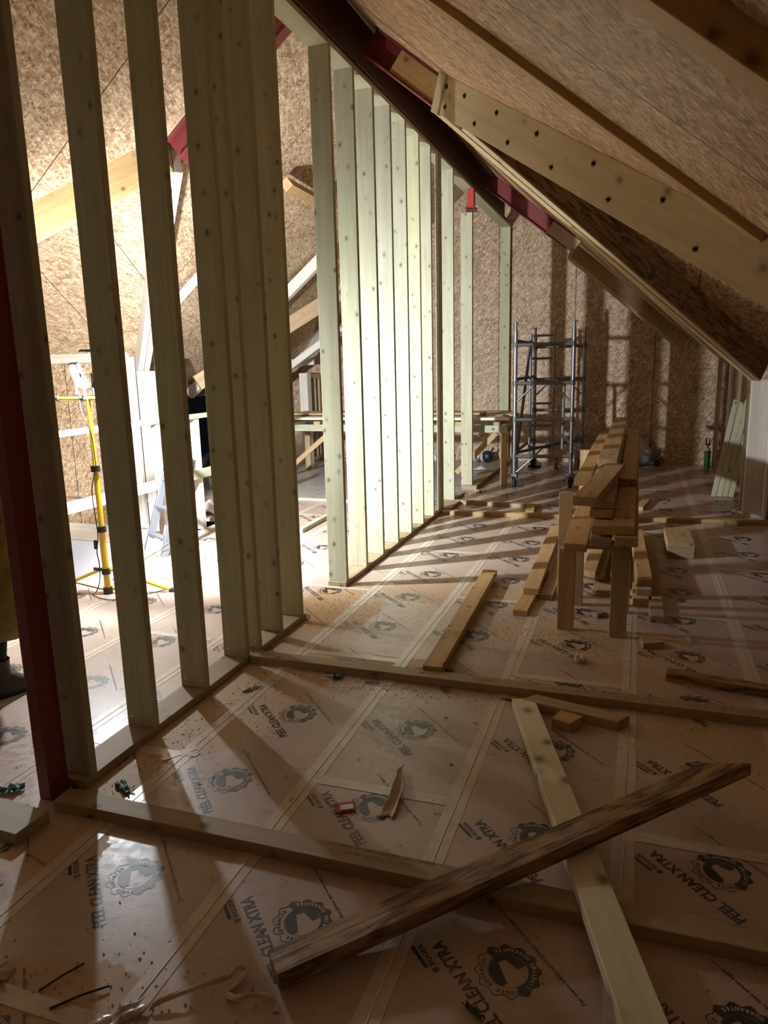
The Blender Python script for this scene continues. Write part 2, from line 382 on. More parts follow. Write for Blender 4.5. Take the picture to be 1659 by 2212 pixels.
# ------------------------------------------------------------------ tapes over the floor joints
def strip(bm, x0, y0, x1, y1, wd, z0=.0005, h=.0008, n=1, wob=0.0):
    a = V3((x0, y0, 0)); b = V3((x1, y1, 0)); d = (b-a); L = d.length; d.normalize(); s = V3((-d.y, d.x, 0))
    prev = None
    for i in range(n+1):
        c = a+d*L*i/n + s*(random.uniform(-wob, wob)); ww = wd/2+random.uniform(-wob, wob)*.5
        q = [bm.verts.new(c+s*e*ww+V3((0, 0, z))) for e, z in ((-1, z0), (-1, z0+h), (1, z0+h), (1, z0))]
        if prev:
            for k_ in range(3): bm.faces.new((prev[k_], q[k_], q[k_+1], prev[k_+1]))
        prev = q
X0 = -1.785
cols = [X0+.6*i for i in range(-10, 8)]
bm = bmesh.new(); br = bmesh.new()
for i, x in enumerate(cols):
    if x < -7.9 or x > 2.9: continue
    y1 = 7.9 if x < -2.1 else 11.9
    if x < HX-.05:
        segs = [(-1.9, HY0-.01)]
    else: segs = [(-1.9, y1)]
    if X0-.7 < x < X0-.5: x = -2.36
    for (ya, yb) in segs:
        for dx in (-.019, .021): strip(bm, x+dx, ya, x+dx, yb, .034, n=int((yb-ya)*9), wob=.0016)
        strip(br, x+.001, ya, x+.001, yb, .005, z0=.001, h=.0022, n=int((yb-ya)*9), wob=.001)
def cross(xa, xb, y): strip(bm, xa, y, xb, y+random.uniform(-.01, .01), .055, z0=.0009, h=.0008, n=8, wob=.001)
for j, xa in enumerate(cols):
    if xa < HX or xa > 2.3: continue
    base = 2.39 if j % 2 == 1 else 3.60
    y = base-2.4
    while y < (7.8 if xa < -2.4 else 11.8):
        cross(xa+.03, xa+.57, y); y += 2.4
strip(bm, -1.88, 2.39, -1.73, 2.41, .035, z0=.0018); strip(bm, -1.86, 2.33, -1.77, 2.46, .035, z0=.0022)
t_ = finish('joint_tape', bm, M['tape'], floor); finish('tape_ridge', br, M['ridge'], floor)

# ------------------------------------------------------------------ the print on the film
_cache = {}
def glyphs(txt, size, bold=0.0, sx=1.0, align='CENTER', space=1.0):
    cu = bpy.data.curves.new('txt', 'FONT'); cu.body = txt; cu.size = size; cu.offset = bold; cu.align_x = align
    cu.space_character = space; cu.resolution_u = 2
    o = bpy.data.objects.new('txt', cu); C.objects.link(o)
    dg = bpy.context.evaluated_depsgraph_get(); me = bpy.data.meshes.new_from_object(o.evaluated_get(dg))
    vs = [(v.co.x*sx, v.co.y) for v in me.vertices]; fs = [tuple(p.vertices) for p in me.polygons]
    bpy.data.objects.remove(o); bpy.data.curves.remove(cu); bpy.data.meshes.remove(me)
    return vs, fs
class Flat:
    def __init__(s): s.v = []; s.f = []; s.m = []
    def add(s, vs, fs, tf=lambda x, y: (x, y), z=0.0, m=0):
        b = len(s.v); s.v += [(*tf(x, y), z) for x, y in vs]; s.f += [tuple(b+i for i in f) for f in fs]; s.m += [m]*len(fs)
logo = Flat(); logo_far = Flat()
def arc_text(F, txt, R, a0, a1, size, outward, z, m):
    n = len(txt)
    for i, ch in enumerate(txt):
        if ch == ' ': continue
        a = a0+(a1-a0)*(i/(n-1))
        vs, fs = glyphs(ch, size, .0006, .85)
        ca, sa = math.cos(a), math.sin(a)
        if outward: ex = (sa, -ca); ey = (ca, sa)
        else: ex = (-sa, ca); ey = (-ca, -sa)
        def tf(x, y, ex=ex, ey=ey, ca=ca, sa=sa): y = y-size*.36; return (ca*R+ex[0]*x+ey[0]*y, sa*R+ex[1]*x+ey[1]*y)
        F.add(vs, fs, tf, z, m)
def seal(F, detail=True):
    n = 96; ri, ro = .056, .087
    rad = lambda a: ro+.0055*math.cos(12*a)
    inner = [(.0565*math.cos(2*math.pi*i/n), .0565*math.sin(2*math.pi*i/n)) for i in range(n)]
    outer = [(rad(2*math.pi*i/n)*math.cos(2*math.pi*i/n), rad(2*math.pi*i/n)*math.sin(2*math.pi*i/n)) for i in range(n)]
    out2 = [(p[0]*.965, p[1]*.965) for p in outer]
    # outline all round, black band on the lower half
    fs = [(i, (i+1) % n, n+(i+1) % n, n+i) for i in range(n)]
    F.add(out2+outer, fs)
    lo = [i for i in range(n) if (n*.5-4) <= i < n-3+7 or i < 0]
    lo = [i for i in range(n//2-3, n+3)]
    F.add(inner+out2, [(i % n, (i+1) % n, n+(i+1) % n, n+i % n) for i in lo])
    in2 = [(p[0]*.975, p[1]*.975) for p in inner]
    F.add(in2+inner, [(i, (i+1) % n, n+(i+1) % n, n+i) for i in range(n)])
    # inner disc: two dark areas left of and below the pale figure
    def reg(poly): F.add(poly, [tuple(range(len(poly)))])
    R = .0535
    arc = lambda a, b, k=40: [(R*math.cos(math.radians(a+(b-a)*i/k)), R*math.sin(math.radians(a+(b-a)*i/k))) for i in range(k+1)]
    A_ = arc(-100, 128)
    # split in convex-ish pieces: the lower right notch and the long upper left field
    e_, d_, c_, b_, a_, f_, g_ = (.0354, .0085), (.0346, -.0148), (.0092, -.0219), (-.0092, -.0276), (-.0092, -.0502), (-.0325, .0255), (-.0346, .0445)
    lowarc = [p for p in A_ if p[1] < 0 or p[0] < 0][:1] and arc(-100, 5); uparc = arc(5, 128)
    reg([b_, a_] + arc(-100, -60, 8) + [c_]); reg([c_] + arc(-60, -20, 8) + [d_]); reg([d_] + arc(-20, 12, 8) + [e_]); reg([f_, e_] + arc(12, 128, 24) + [g_])
    if detail:
        arc_text(F, 'EGGER ADVANCED', .0715, math.radians(165), math.radians(30), .0165, True, 0, 0)
        arc_text(F, 'LIFETIME GUARANTEE', .0715, math.radians(193), math.radians(352), .0165, False, .0005, 1)
def words(F, detail=True):
    vs, fs = glyphs('PEEL CLEAN XTRA', .052, .0016, .80, space=1.02)
    xs = [v[0] for v in vs]; wdt = max(xs)-min(xs); mid = (max(xs)+min(xs))/2
    F.add(vs, fs, lambda x, y: ((x-mid)*.355/wdt, y+.108))
    if detail:
        vs, fs = glyphs('EGGER', .022, .0006, 1.1); xs = [v[0] for v in vs]; wdt = max(xs)-min(xs); mid = (max(xs)+min(xs))/2
        F.add(vs, fs, lambda x, y: (.152+(x-mid)*.083/wdt, y+.166))
        vs, fs = glyphs('E', .022, .0016, 1.2); F.add(vs, fs, lambda x, y: (.093+x, y+.166))
        vs, fs = glyphs('For more information please visit www.egger.com', .0165, .0002, .8); xs = [v[0] for v in vs]; wdt = max(xs)-min(xs); mid = (max(xs)+min(xs))/2
        F.add(vs, fs, lambda x, y: (.01+(x-mid)*.38/wdt, y-.116))
    else:
        F.add([(-.18, -.116), (.2, -.116), (.2, -.110), (-.18, -.110)], [(0, 1, 2, 3)])
    F.add([(.110, .188), (.195, .188), (.195, .199), (.110, .199)], [(0, 1, 2, 3)])
seal(logo); words(logo); seal(logo_far, False); words(logo_far, False)
ink = Flat(); c45 = math.sqrt(.5)
for i in range(-7, 6):
    for j in range(-3, 18):
        cx = -1.487+.604*i+random.uniform(-.012, .012); cy = 1.675+.6*j + (.02 if j > 2 else 0)+random.uniform(-.02, .02)
        if cx < HX+.2 and cy > HY0-.25: continue
        if cx < -2.1 and cy > 7.7: continue
        if cy < .2 or cy > 11.6 or cx > 2.6: continue
        F = logo if (cy < 6.6) else logo_far
        bnum = len(ink.v)
        ink.v += [(cx+c45*(-x)+c45*(-y), cy+c45*x+c45*(-y), .0007+z) for x, y, z in F.v]
        ink.f += [tuple(bnum+q for q in f) for f in F.f]; ink.m += F.m
me = bpy.data.meshes.new('printed_lettering'); me.from_pydata(ink.v, [], ink.f)
me.materials.append(M['ink']); me.materials.append(M['tape'])
me.polygons.foreach_set('material_index', ink.m); me.update()
pr_ = bpy.data.objects.new('printed_lettering', me); C.objects.link(pr_); pr_.parent = floor

# ================================================================== PARTITION
XA, XB = -2.158, -2.012; XM = (XA+XB)/2; ZT = 3.69
def stud(y, label, z0=.038, z1=ZT, name='wall_stud', x0=XA, x1=XB, mat='stud', nails=True, t=.038):
    o = board(name, ((x0+x1)/2, y+t/2, z0), ((x0+x1)/2, y+t/2, z1), x1-x0, t, M[mat], upv=(0, 1, 0))
    # matrix: local X up, local Z +y, local Y = z cross x
    tag(o, label, 'stud', 'bare studs of the partition wall')
    if nails:
        for dx in (-.045, .05):
            bmn = bmesh.new(); bm_cyl(bmn, (-(z1-z0)/2+.045, dx, -t/2-.0012), (-(z1-z0)/2+.045, dx, -t/2+.002), .0042, seg=8)
            finish('nail', bmn, M['nail'], o)
    return o
near = [(2.085, 'bare treated stud right beside the dark red steel post'),
        (2.495, 'second bare stud from the red steel post, work light glare beside it'),
        (2.915, 'greyish stained bare stud, third from the red steel post'),
        (3.325, 'bare stud in front of the second floor batten junction, fourth from red post'),
        (3.470, 'stud tucked close behind the fourth stud at the batten junction'),
        (3.740, 'second last stud before the doorway gap in the partition'),
        (4.030, 'last near stud standing at the doorway gap of the partition')]
for y, l in near: stud(y, l)
far = [(4.82, 'first stud on the far side of the doorway gap'),
       (5.245, 'second stud of the brightly lit far row'),
       (5.655, 'third stud of the brightly lit far row'),
       (6.065, 'fourth stud of the brightly lit far row'),
       (6.475, 'fifth stud of the brightly lit far row'),
       (6.885, 'sixth stud of the brightly lit far row'),
       (7.285, 'seventh stud of the brightly lit far row, beside the dark edge-on stud'),
       (8.20, 'lit stud just beyond the dark edge-on post of the partition')]
for y, l in far: stud(y, l)
stud(7.58, 'dark stud seen edge on, in shade within the lit far row', t=.045, x0=-2.05)
stud(7.66, 'dark stud pressed against the shaded edge-on stud', t=.045, x0=-2.05, nails=False)
stud(9.17, 'lit stud ending below a bright red steel bracket', z1=3.42, t=.06)
stud(11.93, 'last stud of the partition, against the back chipboard wall', t=.045)
b = board('sole_plate', (XM, 2.05, .019), (XM, 4.10, .019), .146, .038, M['plate']); tag(b, 'flat sole plate under the near studs, running from the red post to the doorway gap', 'plate')
b = board('sole_plate', (XM, 4.80, .019), (XM, 8.75, .019), .146, .038, M['plate']); tag(b, 'flat sole plate under the brightly lit far studs', 'plate')
b = board('sole_plate', (-2.04, 9.12, .03), (-2.04, 11.95, .03), .2, .06, M['plate']); tag(b, 'short dark-edged sole plate running to the back wall beside the scaffold tower', 'plate')
b = board('head_plate', (XM, 1.0, ZT+.019), (XM, 12.0, ZT+.019), .146, .038, M['stud']); tag(b, 'top plate over the partition studs, under the long steel beam', 'plate')
# red bracket over the stud at 9.17
e = empty('steel_bracket', (-2.03, 9.2, 3.42)); tag(e, 'bright red steel bracket with bolted foot plate on top of a partition stud', 'bracket')
bm = bmesh.new(); bm_box(bm, (.08, .08, .22), Matrix.Translation((0, 0, .16)), .004); finish('stem', bm, M['redbright'], e)
bm = bmesh.new(); bm_box(bm, (.13, .12, .012), Matrix.Translation((0, 0, .015)), .002); bm_box(bm, (.13, .12, .012), Matrix.Translation((0, 0, .045)), .002); finish('foot_plate', bm, M['red'], e)
for dx in (-.045, .045):
    bm = bmesh.new(); bm_cyl(bm, (dx, -.04, 0.0), (dx, -.04, .062), .008, seg=8); bm_cyl(bm, (dx, -.04, .052), (dx, -.04, .064), .013, seg=6); finish('bolt', bm, M['galvdark'], e)

# dark red steel post
e = empty('steel_post', (-2.116, 1.995, 0)); tag(e, 'dark red oxide steel post at the near end of the partition', 'post')
bm = bmesh.new(); bm_box(bm, (.058, .098, 3.70), Matrix.Translation((0, 0, 1.85)), .004, 2); finish('shaft', bm, M['red'], e)

# ------------------------------------------------------------------ steel beams
def ibeam(name, p0, p1, h, w_, label, mat='red', upv=(0, 0, 1), tf=.012, tw=.01):
    p0 = V3(p0); p1 = V3(p1); L = (p1-p0).length
    bm = bmesh.new()
    bm_box(bm, (L, w_, tf), Matrix.Translation((0, 0, h/2-tf/2)), .001)
    bm_box(bm, (L, w_, tf), Matrix.Translation((0, 0, -h/2+tf/2)), .001)
    bm_box(bm, (L, tw, h-2*tf+.001), Matrix())
    o = finish(name, bm, M[mat]); o.matrix_local = Matrix.Translation((p0+p1)/2) @ frame_from(p0, p1, upv)
    tag(o, label, 'steel beam'); return o
ibeam('steel_beam', (-2.075, .6, 3.895), (-2.075, 11.75, 3.895), .33, .165, 'long dark red steel beam running over the partition towards the back wall', mat='redshade')
def slopeR(x, off): return 2.23-.8*x+off
nR = V3((.62, 0, .78))
def rafter_steel(xa, xb, y, label, side=1, h=.19):
    if side > 0: a = V3((xa, y, slopeR(xa, 0))); b_ = V3((xb, y, slopeR(xb, 0)))
    else: a = V3((xa, y, 6.21+.8*xa)); b_ = V3((xb, y, 6.21+.8*xb))
    d = (b_-a).normalized(); n = V3((0, 1, 0)).cross(d); n = n if n.z > 0 else -n
    a += n*h/2; b_ += n*h/2
    o = ibeam('steel_rafter', a, b_, h, .1, label, upv=n)
    return a, b_, n, d
a, b_, n, d = rafter_steel(-1.985, -1.27, 5.39, 'short red steel rafter leading from the long beam to the bolted valley beam')
o = board('web_packer', a+d*.26+V3((0, -.022, 0)), b_+V3((0, -.022, 0)), .034, .158, M['stack'], upv=n); tag(o, 'timber packer filling the web of the short near steel rafter', 'packer')
a, b_, n, d = rafter_steel(-1.985, -.95, 9.75, 'second red steel rafter further back, ending above the scaffold tower')
o = board('web_packer', a+d*1.0+V3((0, -.022, 0)), b_+d*.10+V3((0, -.022, 0)), .034, .158, M['stack'], upv=n); tag(o, 'timber packer in the far steel rafter end above the scaffold tower', 'packer')
a, b_, n, d = rafter_steel(-2.2, -3.62, 5.5, 'red steel rafter on the left slope, bright red end seen between studs', -1)
o = board('web_packer', a+d*.9+V3((0, -.03, 0))+n*.165, b_+V3((0, -.03, 0))+n*.165, .06, .12, M['glulam'], upv=n); tag(o, 'timber packer above the bright red rafter end between the studs', 'packer')

# ------------------------------------------------------------------ valley beams of the dormers
def valley(A, sx, sy, t0, t1, label, zb, wd, dep, mat, m=.8, ply=1):
    A = V3((A[0], A[1], zb))
    dirv = V3((sx, sy, -m)); a = A+dirv*t0; b_ = A+dirv*t1
    hz = V3((sx, sy, 0)).normalized(); side = V3((0, 0, 1)).cross(hz)
    d = dirv.normalized(); n = side.cross(d); n = n if n.z > 0 else -n
    e = empty('valley_beam', tuple((a+b_)/2))
    tag(e, label, 'beam')
    for q in range(ply):
        offs = (q-(ply-1)/2)*(wd/ply+.006)
        o = board('ply', a+n*dep/2+side*offs-(a+b_)/2, b_+n*dep/2+side*offs-(a+b_)/2, wd/ply, dep, M[mat], upv=n, parent=e)
    return e, a, b_, n, side, d
e, a, b_, n, side, d = valley(AR, 1, -1, .02, 2.6, 'pale bolted valley beam crossing the upper right under the boarded slope', 3.35, .095, .235, 'glulam', ply=1)
# bolts on its camera face
cen = (a+b_)/2; near_side = -side if side.y > 0 else side
L = (b_-a).length
k_ = 0
for s in [0.06, .10, .32, .52, .74, .94, 1.2, 1.42, 1.75, 1.95, 2.3, 2.6]:
    if s > L-.05: break
    zoff = .175 if k_ % 2 == 0 else .06
    p = a+d*s+n*zoff+near_side*.0475-cen
    bm = bmesh.new(); bm_cyl(bm, p-near_side*.004, p+near_side*.002, .017, seg=14); bm_cyl(bm, p, p+near_side*.011, .0095, seg=6); bm_sphere(bm, p+near_side*.011, .006, seg=8)
    finish('bolt', bm, M['bolt'], e); k_ += 1
# end piece of the beam
o = board('end_block', a+n*.118-d*.055+near_side*.012-cen, a+n*.118+d*.045+near_side*.012-cen, .11, .25, M['glulam'], upv=n, parent=e)
e, a, b_, n, side, d = valley(AR, 1, 1, .0, 2.45, 'dark doubled valley beam with pale lower edges falling to the right eaves post', 3.37, .11, .28, 'brown', ply=2)  # plies in a darker brown timber than the other valley beams
cen = (a+b_)/2
for q in (-.031, .031): board('lit_edge_strip', a+side*q-n*.0105-cen, b_+side*q-n*.0105-cen, .05, .02, M['glulam'], upv=n, parent=e)  # paler strips put the lit lower edges of the plies into colour
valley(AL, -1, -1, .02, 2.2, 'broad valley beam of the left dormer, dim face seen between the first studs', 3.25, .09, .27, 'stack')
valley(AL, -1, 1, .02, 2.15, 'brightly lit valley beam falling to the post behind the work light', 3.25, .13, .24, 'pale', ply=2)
valley((-3.70, 10.2), -1, 1, .05, 2.1, 'far pale valley beam seen through the doorway gap', 3.25, .12, .24, 'pale')
valley((-1.40, 9.75), 1, 1, .45, 1.95, 'far valley beam on the right meeting the top of the back wall', 3.30, .09, .2, 'stack')
# rafters on the right slope, proud of the boards
def rafter(y, xa, xb, label, side=1, dep=.13, wd=.075, mat='stack', drop=0.0):
    f = zr if side > 0 else zl
    a = V3((xa, y, f(xa)-drop)); b_ = V3((xb, y, f(xb)-drop)); d = (b_-a).normalized(); n = V3((0, 1, 0)).cross(d); n = n if n.z > 0 else -n
    o = board('rafter', a-n*(dep/2+.004), b_-n*(dep/2+.004), wd, dep, M[mat], upv=n); tag(o, label, 'rafter'); return o
rafter(3.455, -2.4, .47, 'brown rafter with a dark hole, crossing the upper right boards', dep=.05, wd=.085)
rafter(2.075, -2.4, 1.1, 'broader pale-edged rafter at the top right corner of the roof boards', dep=.045, wd=.08)
rafter(1.90, -2.4, 1.1, 'dark rafter doubled against the pale-edged one at the top right corner', dep=.09, wd=.10)
rafter(9.3, -4.0, -6.35, 'pale rafter low on the left slope, seen through the doorway gap', -1, mat='pale', dep=.14, wd=.1, drop=.10)
rafter(7.2, -4.55, -5.35, 'short pale rafter foot on the left slope between the third and fourth studs', -1, mat='pale', dep=.08, wd=.06, drop=.10)
o = board('nogging', (-3.50, 7.15, 3.46), (-3.53, 8.25, 3.45), .10, .11, M['stack'], upv=(-.62, 0, .78)); tag(o, 'loose timber nogging with a split end sticking out under the left slope', 'timber')
o = board('dark_batten', (-4.05, 9.75, 2.62), (-5.5, 8.3, 1.45), .09, .2, M['stack']); tag(o, 'shaded sloping timber under the far left slope', 'beam')
o = board('brace', (-4.35, 10.6, 2.2), (-5.75, 10.45, 1.28), .14, .10, M['pale']); tag(o, 'wide pale timber sloping down to the left at the far end', 'beam')
# dormer wall plates and posts
o = board('wall_plate', (-7.55, 7.60, 1.80), (-6.0, 7.60, 1.80), .05, .115, M['pale']); tag(o, 'pale wall plate just above the work light', 'plate')
o = board('wall_plate', (.78, 7.72, 1.92), (2.95, 7.72, 1.92), .05, .06, M['stud']); tag(o, 'pale plate at the right edge below the boarded soffit', 'plate')
o = board('wall_plate', (-5.85, 11.25, 1.70), (-5.15, 11.25, 1.70), .05, .10, M['pale']); tag(o, 'short pale plate at the far end of the left room', 'plate')
def post(x, y, w_, t, z0, z1, label, mat='pale', cat='post', name='eaves_post', group=None):
    o = board(name, (x, y, z0), (x, y, z1), w_, t, M[mat], upv=(0, 1, 0)); tag(o, label, cat, group); return o
post(-5.66, 7.50, .20, .16, -.36, 1.62, 'thick pale post under the lit valley beam behind the guard rail')
post(-5.95, 7.56, .10, .06, -.36, 1.80, 'narrow bright upright at the edge of the lit chipboard')
post(-5.47, 7.58, .06, .14, -.3, 1.62, 'slim grey upright beside the thick pale post')
post(-5.33, 11.25, .15, .15, 0, 1.52, 'pale post below the far valley beam, seen through the doorway gap')
post(1.16, 8.14, .20, .10, 0, 1.42, 'broad knotty eaves post at the right edge of the picture')
post(1.245, 8.03, .03, .10, 0, 1.42, 'thin upright fixed to the right eaves post')
post(1.13, 8.72, .06, .10, 0, 1.45, 'pale upright just left of the broad right eaves post', 'stud')
post(1.13, 10.6, .04, .12, 0, 1.52, 'slim far upright of the right eaves wall', 'stack')
post(1.10, 11.75, .05, .14, 0, 1.60, 'furthest upright of the right eaves wall, beside the green can', 'stack')
for i, (x, y, lab) in enumerate(((-5.55, 8.0, 'eaves upright beside the black opening on the left'), (-5.6, 8.75, 'eaves upright within the black opening on the left'))):
    post(x, y, .07, .10, -.0, 1.75, lab, 'stud')
# far left open stud frame
e = empty('stud_frame', (-5.33, 11.66, 0)); tag(e, 'open stud frame with black gaps at the far left corner', 'frame')
board('rail', (0, -.36, .05), (0, .34, .05), .12, .06, M['stack'], parent=e); board('rail', (0, -.36, 1.47), (0, .34, 1.47), .12, .06, M['stack'], parent=e)
for y in (-.33, -.05, .13, .31): board('upright', (0, y, .08), (0, y, 1.44), .05, .05, M['stud' if y == -.05 else 'stack'], upv=(0, 1, 0), parent=e)

# ------------------------------------------------------------------ guard rail round the stair opening
XG = -4.22
e = empty('guard_rail', (XG, 5.5, 0)); tag(e, 'timber guard rail with two rails round the stair opening', 'railing')
board('top_rail', (0, -2.3, 1.165), (0, 2.3, 1.165), .06, .045, M['stud'], upv=(1, 0, 0) if False else (0, 0, 1), parent=e)
board('mid_rail', (.03, -2.3, .585), (.03, 2.3, .585), .04, .09, M['stud'], parent=e)
for y in (.17, .80): board('post', (-.02, y, -.0), (-.02, y, 1.14), .07, .06, M['pale'], upv=(0, 1, 0), parent=e)

# ------------------------------------------------------------------ work platform at the far end
e = empty('work_platform', (-3.27, 9.8, 0)); tag(e, 'timber work platform of planks on a bolted frame behind the partition', 'platform')
board('frame_beam', (-1.75, -.28, .76), (1.66, -.28, .76), .045, .095, M['stud'], parent=e)
board('frame_beam', (-1.75, .75, .76), (1.66, .75, .76), .045, .095, M['stud'], parent=e)
for i in range(7): board('cross_bearer', (-1.6+i*.52, -.3, .83), (-1.6+i*.52, .85, .83), .095, .045, M['stack'], parent=e)
for i in range(6): board('plank', (-1.9+(i % 2)*.15, -.32+i*.2, .90+.003*i), (1.70-(i % 3)*.08, -.32+i*.2, .90+.003*i), .19, .035, M['stack' if i % 2 else 'pale'], parent=e)
board('loose_plank', (-1.6, -.05, .945), (1.3, .0, .945), .2, .03, M['stack'], parent=e)
for x in (-1.7, 1.60):
    for y in (-.22, .69): board('leg', (x, y, 0), (x, y, .72), .09, .045, M['stack'], upv=(0, 1, 0), parent=e)
board('brace', (-1.65, -.22, .1), (-.9, -.22, .7), .03, .07, M['stack'], parent=e)
board('brace', (1.5, -.22, .7), (.95, -.22, .15), .03, .07, M['stack'], parent=e)
for x in (-1.45, 1.47):
    bm = bmesh.new(); bm_cyl(bm, (x, -.306, .76), (x, -.298, .76), .017); finish('bolt', bm, M['black'], e)

# ================================================================== FLOOR BATTENS
def lie(name, p0, p1, w_, t, mat, label, cat='timber', z=0.0, **kw):
    o = board(name, (p0[0], p0[1], z+t/2), (p1[0], p1[1], z+t/2), w_, t, M[mat], **kw)
    tag(o, label, cat); return o
lie('floor_batten', (-2.03, 1.945), (1.29, 1.965), .088, .045, 'plate', 'long batten across the floor from the red post, printed marks on top')
lie('floor_batten', (-2.005, 3.392), (1.29, 3.405), .088, .045, 'plate', 'long batten across the floor with a pencilled mark, second from the viewer')
lie('floor_batten', (-1.99, 7.56), (1.28, 7.74), .085, .045, 'plate', 'far batten across the floor in front of the scaffold tower')
lie('floor_batten', (-2.0, 8.20), (-1.0, 8.10), .07, .045, 'plate', 'short batten lying parallel behind the far batten')
lie('floor_batten', (-1.06, 7.70), (-1.09, 8.05), .09, .045, 'plate', 'small crosspiece between the two far battens')
lie('floor_batten', (-1.97, 7.66), (-1.97, 8.13), .08, .045, 'plate', 'small crosspiece against the partition between the far battens')
lie('floor_batten', (-2.0, 1.77), (-3.4, 1.83), .15, .045, 'stud', 'short wide plate lying past the foot of the red post at the left edge')
lie('floor_batten', (-3.14, 6.35), (-3.17, 7.5), .06, .045, 'stud', 'small batten on the floor seen through the doorway gap')
lie('floor_batten', (-4.1, 8.02), (-2.2, 8.0), .06, .03, 'stud', 'thin batten at the edge of the dusty deck beyond the doorway gap')
lie('loose_timber', (-.966, 3.435), (-1.02, 5.30), .105, .045, 'stack', 'long plank lying on the floor with its near end on the second batten', z=.045*.55)
# printing on the near batten and pencil mark
def print_text(txt, size, x, y, z, rz, mat, parent, sx=.9):
    vs, fs = glyphs(txt, size, 0, sx, 'LEFT'); F = Flat(); F.add(vs, fs)
    me = bpy.data.meshes.new('stamp'); me.from_pydata(F.v, [], F.f)
    o = link('stamp', me, mat); o.matrix_world = Matrix.Translation((x, y, z)) @ Matrix.Rotation(rz, 4, 'Z')
    o.parent = parent; o.matrix_parent_inverse = parent.matrix_basis.inverted(); return o
bat1 = [o for o in bpy.data.objects if o.name == 'floor_batten'][0]
bat2 = bpy.data.objects['floor_batten.001']
M['stamp'] = plain('stamp_ink', (.10, .055, .03), .7)
print_text('CLS 38x89  KD DRY GRADED  C16  TIMBER', .022, -.93, 1.985-.008, .0455, .006, M['stamp'], bat1)
print_text('EN14081  BS 4978  0  C16  WPPA', .018, -.86, 1.958-.008, .0455, .006, M['stamp'], bat1)
print_text('1260K', .05, -.75, 3.385, .0457, .0, M['stamp'], bat2)
# X of loose timbers in the foreground
o = board('loose_timber', (-.463, 3.255, .0215), (.262, .95, .106), .108, .042, M['palegreen']); tag(o, 'pale knotty plank lying crosswise under the dark one', 'timber')
a = V3((-.869, 1.467, .031)); b_ = V3((.350, 2.612, .182))
o = board('loose_timber', a, b_, .095, .05, M['brown'], upv=(0, 0, 1), cut1=-.15)
tag(o, 'dark weathered beam crossing over the pale plank in the foreground', 'timber')
lie('loose_timber', (-.44, 3.275), (.0, 3.175), .085, .045, 'stack', 'short offcut lying beside the second batten behind the pale plank', cut0=.04, cut1=.03)
lie('timber_block', (-.295, 3.135), (-.20, 3.105), .10, .045, 'stack', 'small notched block in front of the offcut', 'block', cut1=.02)
lie('loose_timber', (.20, 3.785), (1.15, 3.62), .075, .045, 'brown', 'grey batten lying at the right edge behind the second batten')
# block on the floor, right
e = empty('timber_block', (.375, 6.55, 0), .02); tag(e, 'short stack of pale board offcuts on the floor right of the trestle', 'block')
for i in range(3):
    board('layer', (0, -.30, .022+i*.045), (0, .28-.0*i, .022+i*.045), .21, .044, M['stack'], parent=e)
lie('loose_timber', (.075, 4.20), (.165, 4.245), .10, .035, 'stack', 'small sawn offcut lying right of the trestle legs', cut0=.03, cut1=-.03)
# left pair beside trestle
lie('loose_timber', (-.672, 4.52), (-.648, 5.5), .095, .04, 'stack', 'lowest of the planks lying left of the trestle')
lie('loose_timber', (-.55, 4.89), (-.538, 6.2), .09, .04, 'stack', 'short plank under the others left of the trestle')
lie('loose_timber', (-.650, 4.86), (-.69, 6.95), .108, .045, 'stack', 'upper long plank dusted with sawdust left of the trestle', z=.041)
# right pile
lie('loose_timber', (.095, 5.10), (.03, 6.7), .10, .045, 'stack', 'top plank of the floor pile right of the trestle', z=.091)
lie('loose_timber', (.09, 5.02), (.035, 6.6), .10, .045, 'stack', 'middle plank of the floor pile right of the trestle', z=.0455)
lie('loose_timber', (.08, 4.93), (.06, 6.5), .12, .045, 'stack', 'bottom plank of the floor pile right of the trestle')
lie('loose_timber', (.168, 4.62), (.14, 6.85), .085, .045, 'stack', 'outermost plank of the pile right of the trestle')
lie('loose_timber', (.05, 8.2), (.13, 8.7), .09, .045, 'stack', 'short angled offcut beyond the trestle stack')
# pile under the trestle
lie('loose_timber', (-.29, 5.22), (-.26, 6.1), .10, .045, 'stack', 'upper inner board under the trestle stack', z=.091, cut0=.05)
lie('loose_timber', (-.24, 5.3), (-.21, 6.6), .12, .045, 'stack', 'middle inner board under the trestle stack', z=.0455)
lie('loose_timber', (-.19, 5.08), (-.15, 6.5), .13, .04, 'stack', 'lowest inner board under the trestle stack')
lie('loose_timber', (-.10, 5.3), (-.06, 6.4), .09, .09, 'stack', 'thick inner timber under the trestle stack')
lie('timber_block', (-.21, 4.62), (-.15, 4.68), .05, .03, 'plate', 'small chip block on the floor between the trestle legs', 'block')

# ------------------------------------------------------------------ trestles and their load
def trestle(x, y, hl, hr, label, backtall=None):
    e = empty('trestle', (x, y, 0)); tag(e, label, 'trestle')
    for (dx, dy, h) in ((-.165, -.13, hl), (.145, -.18, hr), (-.145, .36, hl-.02), (.155, .27, hl-.02)):
        board('leg', (dx, dy, 0), (dx+.0, dy+.03*(1 if dy < 0 else -1), h), .098, .045, M['stack'], upv=(0, 1, 0), parent=e)
    board('rail', (-.20, .02, .47), (.20, .0, .52), .045, .09, M['stack'], parent=e) if False else None
    board('top_bearer', (-.19, .12, hl-.022), (.19, .12, hl-.022), .09, .04, M['stack'], parent=e)
    if backtall: board('tall_post', (backtall[0], backtall[1], 0), (backtall[0], backtall[1], backtall[2]), .09, .05, M['stack'], upv=(0, 1, 0), parent=e)
    return e
trestle(-.205, 4.49, .510, .578, 'near timber trestle carrying the stack of long planks', (-.235, .50, .75))
